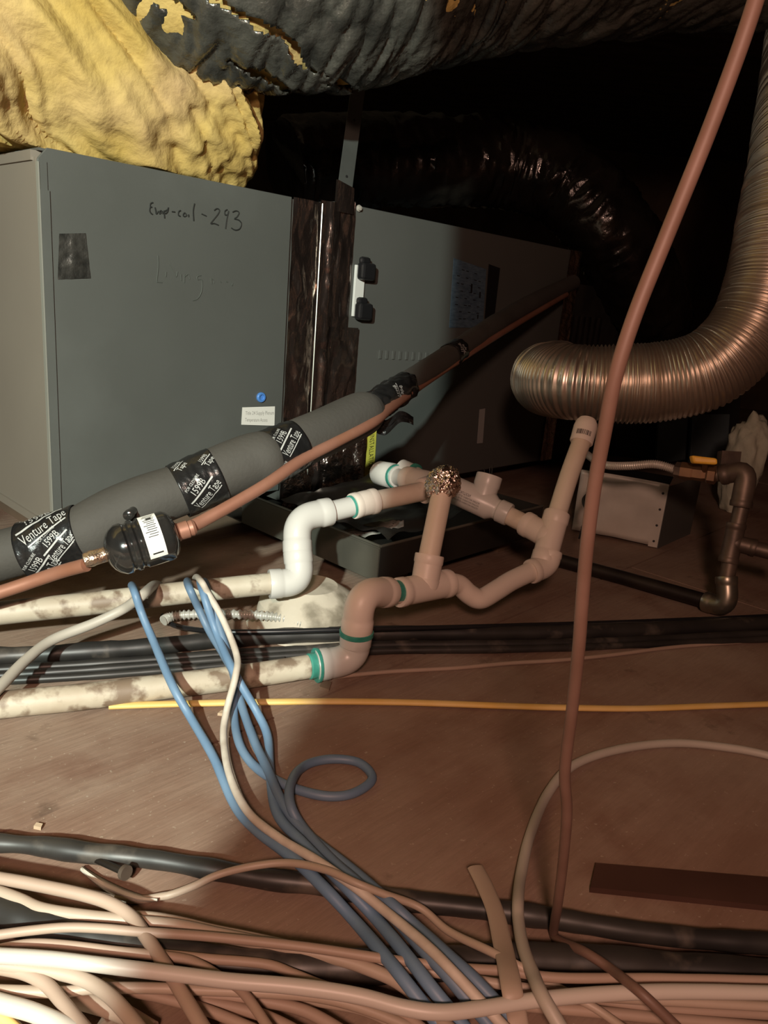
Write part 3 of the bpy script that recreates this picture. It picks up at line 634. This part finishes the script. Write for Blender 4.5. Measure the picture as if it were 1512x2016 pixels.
tape_print(tb2, [(0.50, 0.45, 0.55, 0.038, VT), (0.25, -0.85, 0.6, 0.022, VS), (0.85, -0.60, 0.6, 0.022, VS)])
tb3 = tapeband(A(515, 907, 0.873), A(585, 876, 0.90), .0330, .0312, 0.0012, 8.0)
tape_print(tb3, [(0.55, -0.22, 0.60, 0.036, VT), (0.25, 0.65, 0.6, 0.020, VS), (0.86, 0.85, 0.45, 0.022, VS)])
tb4 = tapeband(A(728, 806, 1.0), A(800, 760, 1.09), .0215, .0205, 0.0035, 12.0)
tape_print(tb4, [(0.5, 0.1, 1.2, 0.030, VS)])
tb5 = tapeband(A(884, 702, 1.255), A(902, 690, 1.29), .0205, .0205, 0.002, 16.0, n=8)
tape_print(tb5, [(0.5, 0.1, 1.2, 0.028, VS)])
# loose tape tail below the crumpled band
def tail(u, v): return A(742+72*u, 836-12*u+ (v-0.5)*(34-18*u)+8*math.sin(u*7), 1.0+0.03*u) + V((0, 0.006*NZ.noise(V((u*6, v*4, 0))), 0))
tt_ = mk('tape_tail', grid(tail, 22, 9), M['tape'], ln); tt_['label'] = 'loose crumpled tape end'
c = A(250, 1015, 0.77); mk('port_cap', lathe(c+V((0, 0.02, 0.0)), c+V((0.002, -0.004, 0.001)), [(0, .0048), (0.7, .0048), (0.72, .0056), (0.95, .0052), (1, .003)], 18), M['gloss'], ln)

# ------------------------------------------------------------------ copper liquid line and filter drier
cl = thing('copper_liquid_line', A(600, 930, 0.86), 'bare copper tube running below the black foam insulated pipe', 'tube')
d0, d1 = A(349, 1048, 0.772), A(208, 1091, 0.745)
mk('tube_run', ptube([A(1115, 580, 1.78), A(1000, 648, 1.47), A(890, 718, 1.24), A(800, 778, 1.06)], 0.006, 12, 8), M['copper'], cl)
mk('tube_run', ptube([A(800, 778, 1.06), A(765, 805, 1.0), A(733, 832, 0.955), A(660, 871, 0.905), A(592, 907, 0.868), A(530, 950, 0.835), A(470, 986, 0.812), A(400, 1025, 0.79), d0.lerp(d1, -0.1), d0.lerp(d1, 0.03)], 0.0070, 16, 8), M['copper'], cl)
mk('solder_joint', lathe(d0.lerp(d1, -0.26), d0.lerp(d1, 0.0), [(0, .0072), (0.15, .0088), (0.35, .0082), (0.4, .0095), (0.9, .0092), (1, .0105)], 16), M['copper'], cl)
mk('tube_run', ptube([A(-600, 1340, 0.71), A(-250, 1245, 0.745), A(0, 1166, 0.76), A(80, 1139, 0.762), A(125, 1124, 0.755), A(170, 1112, 0.742)], 0.0070, 16, 8), M['copper'], cl)
mk('solder_joint', lathe(d1.lerp(d0, -0.30), d1.lerp(d0, 0.02), [(0, .0030), (0.05, .0072), (0.35, .0085), (0.5, .0078), (1, .0078)], 16), M['solder'], cl)
fd = thing('filter_drier', d0.lerp(d1, 0.5)-V((0, 0, 0.026)), 'glossy black filter drier canister with white label on the copper tube', 'filter')
rd = 0.0265
prof = [(0, .009), (0.012, .013), (0.04, .0195), (0.08, .0235), (0.14, rd), (0.50, rd), (0.53, rd*0.925), (0.56, rd*0.925), (0.59, rd), (0.63, rd), (0.66, rd*0.925), (0.69, rd*0.925), (0.72, rd), (0.80, rd*0.985), (0.88, .0228), (0.94, .0185), (0.98, .013), (1, .009)]
mk('canister', lathe(d0, d1, prof, 40), M['gloss'], fd)
ax = (d1-d0).normalized(); f_ = ((CAM-d0)-ax*(CAM-d0).dot(ax)).normalized(); g_ = ax.cross(f_)
if g_.z > 0: g_ = -g_
def ond(t, an, off=0.0006): return d0.lerp(d1, t) + (f_*math.cos(an) + g_*math.sin(an))*(rd+off)
lab = mk('label_band', grid(lambda u, v: ond(0.235+0.24*u, -1.25+2.0*v), 6, 26), M['white'], fd); lab['label'] = 'white product label band'
def bar(u0, v0, u1, v1): return grid(lambda u, v: ond(0.235+0.24*(u0+(u1-u0)*u), -1.25+2.0*(v0+(v1-v0)*v), 0.0009), 2, 4)
mk('label_print', join(*[bar(0.15+0.06*(k % 2), 0.06+0.045*k, 0.75+0.1*math.sin(k*2.3), 0.075+0.045*k) for k in range(12)], bar(0.2, 0.88, 0.8, 0.91), bar(0.3, 0.14, 0.6, 0.19)), M['ink'], lab, False)

# ------------------------------------------------------------------ gas line
gp = thing('gas_pipe', FL(1420, 1195), 'dark iron gas pipe with elbows, riser and tee at the right', 'pipe')
G0 = FL(1412, 1186, 0.0175)
mk('floor_run', tube([FL(1060, 1092, 0.014), FL(1230, 1138, 0.014), FL(1385, 1182, 0.0165)], 0.0115, 16), M['ironb'], gp)
RI = 0.0112
G1 = A(1470, 958, 1.10)
el = elbow('elbow', FL(1388, 1184, 0.0175), A(1434, 1197, 1.105), A(1430, 1135, 1.11), M['malle'], gp, r=0.0150, collar=0.010)
Gb = A(1431, 1140, 1.11); 
mk('riser', tube([A(1429, 1150, 1.11), A(1445, 1060, 1.105), A(1464, 980, 1.10)], RI, 16), M['iron'], gp)
mk('tee', join(fitting([A(1433, 1108, 1.108), A(1443, 1065, 1.106), A(1450, 1030, 1.104)], r=0.0135, collar=0.007), fitting([A(1443, 1068, 1.106), A(1470, 1075, 1.10), A(1488, 1080, 1.095)], r=0.0125, collar=0.007)), M['iron'], gp)
mk('side_branch', tube([A(1480, 1078, 1.098), A(1560, 1098, 1.08)], RI, 16), M['iron'], gp)
elbow('elbow', A(1458, 998, 1.10), A(1472, 925, 1.095), A(1420, 935, 1.12), M['iron'], gp, r=0.0150, collar=0.008, bend=0.8)
mk('nipple', tube([A(1430, 934, 1.118), A(1398, 934, 1.13)], RI, 16), M['iron'], gp)
gv = thing('gas_valve', A(1385, 950, 1.135), 'gas shut-off valve with yellow handle on the iron pipe', 'valve')
mk('valve_body', lathe(A(1412, 936, 1.125), A(1340, 926, 1.15), [(0, .011), (0.05, .0145), (0.25, .0145), (0.3, .011), (0.4, .0125), (0.65, .0125), (0.7, .0135), (1, .0135)], 6), M['brass'], gv, False)
mk('hex_nut', lathe(A(1345, 927, 1.148), A(1328, 924, 1.155), [(0, .0125), (0.9, .0125), (1, .009)], 6), M['iron'], gv, False)
hq = [A(1362, 896, 1.10), A(1413, 902, 1.09), A(1414, 915, 1.09), A(1366, 912, 1.10)]
bevel(mk('handle', slab(hq, 0.013, FW), M['valve'], gv, False), 0.003)
mk('handle_stem', tube([A(1389, 908, 1.105), A(1386, 930, 1.13)], 0.004, 10), M['brass'], gv)
gx = []
S = smooth_path([A(1330, 925, 1.153), A(1290, 914, 1.17), A(1240, 917, 1.20), A(1195, 916, 1.25), A(1170, 905, 1.32), A(1150, 890, 1.42)], 60)
Cg = [p for p, _ in S]
tag(mk('gas_flex_connector', tube(Cg, [0.0062+0.0009*math.cos(i*1.25) for i in range(len(Cg))], 12), M['zinc'], angle=80), 'thin corrugated metal gas hose behind the brown cable', 'hose')

# ------------------------------------------------------------------ sheet metal and things at the far right
br = thing('sheet_metal_box', FL(1230, 1070), 'bright galvanised sheet metal box with screw holes on the floor', 'sheet metal')
bR, bL = FL(1293, 1080), FL(1125, 1046)
def upz(p, h): return V((p.x, p.y, h))
hh = 0.125
xdir = (bR-bL).normalized(); ydir = V((-xdir.y, xdir.x, 0))
def plate(u, v):
    p = bL.lerp(bR, u); p.z = 0.004 + hh*v + 0.006*(u*(1-u)); return p + ydir*(0.006*NZ.noise(V((u*3, v*3, 4)))*(1-u))
pf = mk('front_sheet', grid(plate, 20, 14), M['zinc'], br); pf.modifiers.new('thick', 'SOLIDIFY').thickness = 0.001
q = [bR-xdir*0.017-ydir*0.0015+V((0, 0, .002)), bR-ydir*0.0015+V((0, 0, .002)), bR-ydir*0.0015+V((0, 0, hh+.003)), bR-xdir*0.017-ydir*0.0015+V((0, 0, hh+.003))]
fg = mk('edge_flange', slab(q, 0.001, ydir), M['zinc'], br, False)
for k in range(4):
    c = bR - xdir*0.008 - ydir*0.0016 + V((0, 0, 0.014+0.032*k)); mk('screw_hole', lathe(c, c-ydir*0.0006, [(0, .0024), (1, .0024)], 10), M['ink'], fg)
q = [bR, bR+ydir*0.16+xdir*0.05, bR+ydir*0.16+xdir*0.05+V((0, 0, hh)), bR+V((0, 0, hh))]
mk('side_sheet', slab(q, 0.001, xdir), M['furn'], br, False)
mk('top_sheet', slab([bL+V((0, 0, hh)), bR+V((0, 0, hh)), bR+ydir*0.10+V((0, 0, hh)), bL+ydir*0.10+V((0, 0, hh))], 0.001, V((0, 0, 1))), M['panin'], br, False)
tag(mk('black_hose', ptube([A(1148, 1040, 1.22), A(1158, 1010, 1.21), A(1150, 985, 1.24), A(1165, 965, 1.26), A(1180, 935, 1.27)], 0.004, 10, 10), M['rubber']), 'short black hose curling in front of the galvanised box', 'hose')
tag(mk('thin_black_wire', ptube([A(1140, 1060, 1.1), A(1152, 1020, 1.12), A(1168, 975, 1.15), A(1176, 930, 1.17)], 0.0016, 6, 10), M['black']), 'thin black wire beside the clean-out pipe', 'wire')

rc = thing('return_air_cabinet', A(1360, 960, 2.3), 'dim blue grey metal cabinet seen under the aluminium duct', 'appliance')
bx = A(1275, 820, 2.35); 
for i, (xa, xb) in enumerate(((1292, 1350), (1358, 1432))):
    p = [A(xa, 915, 2.3), A(xb, 905, 2.3), A(xb+6, 815, 2.25), A(xa+6, 815, 2.25)]
    bevel(mk('panel', slab(p, 0.02, FW), M['bluecab'], rc, False), 0.003)
mk('frame', slab([A(1200, 935, 2.38), A(1450, 905, 2.38), A(1465, 690, 2.3), A(1215, 690, 2.3)], 0.25, FW), M['black'], rc, False)
cr2 = bmesh.new(); bmesh.ops.create_icosphere(cr2, subdivisions=4, radius=1.0); cc = A(1472, 880, 1.75); cv = []
for v in cr2.verts:
    p = v.co; h = 1+0.30*NZ.fractal(p*1.9, 1, 2, 3); q_ = cc + V((p.x*0.042, p.y*0.05, p.z*(0.075 if p.z > 0 else 0.20)))*h; q_.z = max(0.001, q_.z); cv.append(q_)
tag(mk('insulation_scrap', (cv, [tuple(v.index for v in f.verts) for f in cr2.faces]), M['cream'], angle=60), 'pale cream insulation tuft hanging behind the iron elbow', 'insulation'); cr2.free()
tag(mk('junction_box', slab([A(1418, 922, 1.125), A(1456, 922, 1.12), A(1460, 889, 1.11), A(1422, 887, 1.115)], 0.016, FW), M['iron'], smooth=False), 'small dark metal box on the iron pipe beside the yellow valve handle', 'box')

# ------------------------------------------------------------------ floor things near the middle
cn = thing('ceiling_light_can', FL(607, 1222), 'dusty cream dome of a light fixture on the floor behind the trap', 'fixture')
cc = FL(607, 1222)
mk('dome', lathe(cc+V((0, 0, 0.002)), cc+V((0, 0, 0.052)), [(0, .072), (0.55, .066), (0.68, .060), (0.9, .043), (1, .036)], 40), M['can'], cn, angle=20)
mk('flange', lathe(cc, cc+V((0, 0, 0.004)), [(0, .082), (0.7, .082), (1, .078)], 40), M['can'], cn)
S = smooth_path([FL(322, 1222, .014), FL(340, 1213, .016), (FL(400, 1209, .020)), FL(480, 1210, .024), FL(550, 1216, .026), FL(596, 1228, .024)], 70)
Cg = [p for p, _ in S]
tag(mk('armoured_conduit', tube(Cg, [0.0055+0.0011*math.cos(i*0.62) for i in range(len(Cg))], 14), M['steel'], angle=80), 'shiny spiral metal conduit lying in front of the cream dome', 'conduit')
tag(mk('rusty_flat_bar', slab([FL(1160, 1757, 0.0), FL(1560, 1799, 0.0), FL(1560, 1741, 0.0), FL(1171, 1709, 0.0)], 0.005, V((0, 0, 1))), M['bar'], smooth=False), 'dark rusty flat bar lying on the plywood at right', 'bar')
nl = thing('nail', FL(225, 1712), 'bent dark nail with flat head beside the black cable', 'nail')
na, nb = FL(185, 1690, .006), FL(245, 1717, .012); mk('shank', tube([na, nb], 0.0026, 10), M['ironb'], nl); nd = (nb-na).normalized()
mk('head', lathe(nb-nd*0.001, nb+nd*0.0025, [(0, .0052), (1, .0052)], 16), M['iron'], nl)
def cres(u, v):
    p = V((0, 0, 0)); x = 160+150*u; y = 1710+62*(1-(1-u)**2) + (v-0.5)*16*math.sin(math.pi*min(1, u*0.9+0.1)); return FL(x, y, 0.002+0.004*math.sin(math.pi*v))
o = mk('plastic_strip', grid(cres, 24, 6), M['scrap']); o.modifiers.new('thick', 'SOLIDIFY').thickness = 0.001
tag(o, 'pale curved plastic strip on the floor near the bent nail', 'plastic strip')
for k, (x, y, sx, sy) in enumerate(((75, 1630, 9, 5), (640, 1352, 12, 10), (505, 1455, 10, 4), (440, 1407, 12, 4), (1352, 1728, 9, 4))):
    z = .002; pq = [FL(x-sx, y+sy*.4, 0), FL(x+sx*.6, y+sy, 0), FL(x+sx, y-sy*.5, 0), FL(x-sx*.4, y-sy, 0)]
    tag(mk('wood_chip', slab(pq, 0.003, V((0.1, 0, 1)).normalized()), M['chip'] if k != 1 else M['joist'], smooth=False),
        ['tiny wood chip on the floor at far left above the black cable', 'dark chip below the teal stained elbow', 'small splinter beside the blue cables', 'pale splinter under the yellow cable', 'small chip on the rusty flat bar edge'][k], 'wood chip')

# ------------------------------------------------------------------ cables
def cable(name, pts, r, m, label, z0=None, cat='cable', group=None, flat=1.0, sides=16, n=9):
    """pts: (x, y) on the floor, (x, y, z) at a height, or a ready vector"""
    P = []
    for p in pts:
        if isinstance(p, V): P.append(p)
        else: P.append(FL(p[0], p[1], (p[2] if len(p) > 2 else (r if z0 is None else z0))))
    def far(q): return isinstance(q, tuple) and (q[0] < 0 or q[0] > 1512)
    def on(a, b):      # carry the cable on past the frame in even steps
        d_ = a-b; st = max(0.03, d_.length); d_.z = 0; d_.normalize(); z_ = a.z
        return [V((a.x+d_.x*st*k, a.y+d_.y*st*k, z_)) for k in range(1, int(0.3/st)+2)]
    if far(pts[0]): P = on(P[0], P[1])[::-1] + P
    if far(pts[-1]): P = P + on(P[-1], P[-2])
    S = smooth_path(P, n)
    C_ = [q for q, _ in S]
    for q in C_: q.z = max(q.z, r*flat*0.98)
    wob = (lambda i, a, c: r*(0.16*NZ.noise(c*26)+0.10*NZ.noise(c*70))) if m == M['cblack'] else (lambda i, a, c: r*0.05*NZ.noise(c*40))
    return tag(mk(name, tube(C_, r, sides, flat=flat, disp=wob), m), label, cat, group)

# black bundle behind the floor pipe
cable('foam_covered_cable', [(-60, 1296), (0, 1292), (150, 1284), (300, 1273), (430, 1260), (560, 1252), (700, 1248), (900, 1247), (1100, 1245), (1300, 1238), (1580, 1224)], 0.0105, M['cblack'], 'thickest black cable just behind the floor level drain pipe', 0.011)
cable('black_cable', [(-60, 1322), (0, 1318), (200, 1306), (420, 1290), (600, 1279), (760, 1270), (1000, 1268), (1200, 1262), (1580, 1244)], 0.0055, M['cblack'], 'black cable running just in front of the thickest black cable', 0.0056)
cable('black_cable', [(-60, 1334), (0, 1330), (200, 1317), (420, 1300), (600, 1289), (760, 1281), (1000, 1278), (1200, 1272), (1580, 1255)], 0.0048, M['cblack'], 'front black cable of the bundle beside the drain pipe', 0.005)
cable('black_cable', [(-60, 1345), (0, 1341), (150, 1333), (300, 1322), (420, 1312), (560, 1300)], 0.0042, M['cblack'], 'short black cable tucked against the grimy floor pipe', 0.0045)
cable('black_wire', [(320, 1212), (345, 1232), (420, 1243, .022), (520, 1244, .026), (660, 1240, .028), (760, 1238, .026), (1000, 1232, .02), (1300, 1222, .012), (1560, 1210)], 0.0032, M['black'], 'thin black wire passing in front of the cream dome', 0.006, 'wire')
cable('beige_wire', [(630, 1336), (760, 1323), (900, 1315), (1000, 1306), (1100, 1300), (1200, 1290), (1350, 1272), (1580, 1256)], 0.0026, M['cbeige'], 'thin beige wire between the black bundle and the yellow cable', None, 'wire')
cable('yellow_cable', [(215, 1390), (300, 1387), (420, 1384), (520, 1382), (640, 1381), (800, 1383), (1000, 1390), (1100, 1393), (1250, 1395), (1400, 1390), (1580, 1384)], 0.0044, M['cyel'], 'flat yellow cable running straight across the plywood', None, 'cable', None, 0.7)
# grey cable at left
cable('grey_cable', [(-50, 1400, .03), (0, 1352, .035), (55, 1296, .04), (105, 1259, .045), (185, 1227, .055), (245, 1198, .07), (280, 1172, .092), A(304, 1152, .86), A(318, 1160, .91), A(325, 1180, .97)], 0.0056, M['cgrey'], 'grey cable rising at left toward the filter drier')
# blue and white bunch coming from behind the drier
RB = 0.0042
cable('blue_cable', [A(262, 1182, .93), A(259, 1153, .86), (264, 1163, .098), (280, 1210, .075), (302, 1262, .055), (340, 1350, .038), (375, 1412, .016), (420, 1490, .008), (460, 1580), (500, 1630, .008), (580, 1692, .019), (640, 1750, .021), (700, 1815, .014), (760, 1885, .027), (800, 1935, .028), (870, 2025, .016)], RB, M['cblue'], 'blue cable hanging apart on the left of the bunch')
cable('blue_cable', [A(378, 1176, .97), A(369, 1145, .89), (372, 1156, .105), (392, 1200, .08), (412, 1242, .06), (442, 1292, .047), (462, 1335, .042), (460, 1400, .016), (470, 1460, .008), (495, 1502), (535, 1532), (590, 1556), (650, 1568), (700, 1560), (733, 1532), (705, 1501), (645, 1495), (594, 1512), (572, 1545, .013), (572, 1585, .013), (595, 1628), (650, 1690, .012), (710, 1745, .022), (770, 1800, .018), (830, 1865, .027), (885, 1925, .028), (970, 2025, .014)], RB, M['cslate'], 'blue cable that makes a round loop on the floor')
cable('blue_cable', [A(398, 1176, .97), A(394, 1145, .90), (398, 1160, .108), (428, 1250, .068), (462, 1325, .052), (505, 1400, .02), (527, 1450, .009), (532, 1520, .006), (545, 1600), (598, 1662, .010), (680, 1745, .022), (740, 1808, .014), (800, 1880, .027), (850, 1945, .028), (920, 2030, .014)], RB, M['cblue'], 'blue cable in the middle of the bunch')
cable('blue_cable', [A(405, 1178, .97), A(402, 1146, .90), (408, 1164, .10), (448, 1285, .055), (476, 1390, .02), (502, 1462, .012), (526, 1512, .012), (556, 1580, .008), (602, 1640), (690, 1710, .012), (765, 1775, .022), (820, 1825, .018), (880, 1880, .027), (935, 1930, .028), (1030, 2030, .014)], RB, M['cslate'], 'blue cable at the right edge of the bunch')
cable('white_wire', [A(380, 1172, .97), A(384, 1138, .89), (395, 1143, .118), (412, 1172, .105), (440, 1222, .085), (466, 1290, .066), (464, 1330, .058), (446, 1400, .026), (440, 1450, .016), (452, 1525, .016), (488, 1598, .016), (550, 1650, .020), (620, 1692, .026), (690, 1740, .028), (760, 1795, .024), (840, 1862, .033), (900, 1922, .034), (1000, 2030, .022)], 0.0034, M['cspeck'], 'dusty white wire draped along the blue bunch', None, 'wire')
cable('thin_beige_wire', [(225, 1771), (280, 1771), (330, 1763), (380, 1745, .010), (430, 1722, .018), (500, 1705, .020), (570, 1699, .024), (640, 1712, .030), (700, 1738, .032), (755, 1760, .026), (827, 1787, .018), (883, 1833, .016), (963, 1872, .026), (1033, 1908, .028), (1090, 1940, .016), (1180, 1990, .01), (1260, 2050, .01)], 0.0027, M['cpale'], 'thin beige wire arching over the blue cables near the floor strip', None, 'wire')
# the loop at right and the brown cable hanging in front
cable('grey_beige_cable', [(1600, 1512), (1520, 1489), (1440, 1473), (1330, 1463), (1220, 1475), (1130, 1506), (1080, 1560), (1045, 1640), (1026, 1720, .008), (1020, 1775, .020), (1021, 1815, .020), (1030, 1865, .026), (1050, 1920, .034), (1070, 1965, .040), (1120, 2050, .03)], 0.0043, M['cgrey'], 'beige cable curving in a wide arc on the right side')
brn = [A(1600, -620, .30), A(1556, -330, .28), A(1512, -110, .275), A(1496, -30, .278), A(1475, 40, .28), A(1440, 140, .284), A(1385, 285, .289), A(1310, 470, .295), A(1250, 620, .30), A(1212, 740, .306), A(1190, 850, .315), A(1170, 960, .325), A(1155, 1080, .337), A(1145, 1200, .35), A(1139, 1280, .362), A(1126, 1400, .385), A(1112, 1520, .41), A(1116, 1600, .428), A(1108, 1700, .455), A(1098, 1780, .48), FL(1090, 1836, .006), FL(1102, 1852, .008), FL(1150, 1874, .026), FL(1200, 1906, .029), FL(1235, 1933, .038), FL(1270, 1962, .040), FL(1330, 2020, .03), FL(1400, 2090, .02)]
o = mk('brown_cable', ptube(brn, 0.0032, 14, 8), M['cbrown']); tag(o, 'brown cable hanging from the top right down to the floor', 'cable')
o = cable('flat_cable_end', [(936, 1708, .016), (955, 1745, .018), (975, 1795, .021), (990, 1860, .025), (1002, 1915, .034), (1010, 1960, .034), (1018, 2000, .022), (1026, 2050, .012)], 0.0064, M['cpale'], 'flat beige cable with a cut end pointing up the floor', None, 'cable', None, 0.34, 16)
# big black cables in the foreground
cable('black_cable', [(-60, 1656), (0, 1660), (80, 1666), (180, 1680), (300, 1692), (420, 1712), (520, 1730), (640, 1744), (760, 1768), (900, 1784), (1000, 1796), (1100, 1810), (1250, 1834), (1400, 1850), (1580, 1862)], 0.0072, M['cblack'], 'black cable crossing the whole floor below the blue loop', 0.0073)
cable('black_cable', [(-60, 1770), (0, 1792), (60, 1815), (130, 1832), (200, 1850), (290, 1870), (380, 1890), (500, 1902), (640, 1905), (800, 1900), (950, 1893), (1050, 1890), (1200, 1898), (1350, 1908), (1580, 1930)], 0.0105, M['cblack'], 'thick black cable lying under the beige cable tangle', 0.0106)
# beige tangle in the lower left, each traced singly
TG = 'house cables tangled in the lower left foreground'
def tc(pts, r, m, label, z=0.012, **k): return cable('house_cable', pts, r, M[m], label, z, 'cable', TG, **k)
tc([(-40, 1722), (0, 1729), (66, 1741), (165, 1762), (220, 1780), (262, 1808), (286, 1842), (312, 1880), (338, 1922), (372, 1978), (410, 2040)], 0.0041, 'cbeige', 'beige cable bending down sharply over the black cable', 0.024)
tc([(-40, 1745), (0, 1757), (40, 1772), (83, 1790), (160, 1803), (250, 1813), (344, 1822), (430, 1840), (520, 1858), (640, 1882), (720, 1905), (800, 1945), (900, 2040)], 0.0040, 'cpale', 'pale cable directly below the sharply bending beige one', 0.020)
tc([(-40, 1768), (20, 1775), (90, 1797), (190, 1809), (278, 1803), (344, 1812), (420, 1830), (500, 1846), (600, 1868), (720, 1892), (860, 1915), (1000, 1940), (1150, 1960), (1400, 1975), (1580, 1985)], 0.0030, 'cpale', 'thin pale cable skimming the top of the thick black cable', 0.018)
tc([(-40, 1846), (0, 1840), (60, 1832), (130, 1826), (200, 1828), (270, 1834), (400, 1843), (500, 1853), (620, 1867), (760, 1888), (900, 1905), (1000, 1912), (1100, 1925), (1300, 1926), (1580, 1932)], 0.0029, 'cbeige', 'thin beige cable running the full width above the white cable', 0.026)
tc([(-40, 1880), (0, 1868), (60, 1858), (130, 1861), (220, 1872), (350, 1886), (395, 1900), (440, 1928), (480, 1955), (540, 2040)], 0.0029, 'cbeige', 'thin beige cable dipping under the white cable', 0.022)
tc([(-40, 1872), (40, 1868), (150, 1870), (300, 1878), (412, 1888), (522, 1898), (580, 1918), (640, 1942), (720, 1965), (800, 2000), (860, 2050)], 0.0029, 'cbeige', 'beige cable swinging across the middle of the tangle', 0.020)
tc([(-40, 1880), (0, 1882), (100, 1888), (200, 1900), (340, 1917), (450, 1931), (560, 1940), (650, 1951), (720, 1964), (800, 1985), (870, 1993), (950, 1985), (1060, 1968), (1200, 1956), (1350, 1952), (1580, 1956)], 0.0043, 'cwhite', 'brightest white cable running across the foreground', 0.030)
tc([(-40, 1897), (0, 1905), (50, 1916), (90, 1937), (122, 1972), (170, 2030)], 0.0038, 'cbeige', 'beige cable curling down in the left corner', 0.022)
tc([(-40, 1893), (30, 1903), (120, 1916), (172, 1932), (212, 1957), (245, 1990), (285, 2040)], 0.0040, 'cpale', 'pale cable curving down right of the corner curl', 0.024)
tc([(-40, 1948), (0, 1950), (60, 1952), (120, 1953), (200, 1945), (340, 1946), (400, 1949), (520, 1954), (620, 1962), (700, 1980), (780, 2010), (840, 2040)], 0.0031, 'cpale', 'pale cable running level below the white cable', 0.018)
tc([(200, 1935), (240, 1947), (300, 1960), (400, 1986), (520, 2035)], 0.0031, 'cbeige', 'beige cable slanting down from the level pale cable', 0.012)
tc([(-40, 1962), (0, 1975), (70, 1995), (150, 2030)], 0.0050, 'cwhite', 'thick white cable in the bottom left corner', 0.020)
tc([(-30, 1985), (0, 2000), (40, 2035)], 0.0034, 'cyel', 'yellow cable in the bottom left corner', 0.012)
tc([(110, 1950), (150, 1966), (230, 1990), (300, 2030)], 0.0052, 'cpale', 'thick pale cable at the bottom beneath the curls', 0.008)
tc([(330, 1962), (420, 1975), (520, 2000), (600, 2040)], 0.0034, 'cbeige', 'beige cable fanning out left of the shadowed bottom edge', 0.010)
tc([(400, 1958), (500, 1968), (600, 1990), (690, 2040)], 0.0034, 'cbeige', 'beige cable fanning out at the bottom centre', 0.012)
tc([(520, 1948), (620, 1970), (720, 1990), (800, 2030)], 0.0030, 'cpale', 'thin pale cable under the bright white cable at bottom centre', 0.010)
tc([(880, 1915), (1000, 1935), (1150, 1962), (1300, 1985), (1580, 2000)], 0.0033, 'cbeige', 'lowest beige cable at the bottom right', 0.008)
tc([(980, 1975), (1150, 1990), (1320, 2006), (1580, 2030)], 0.0035, 'cbeige', 'beige cable along the bottom right edge', 0.006)
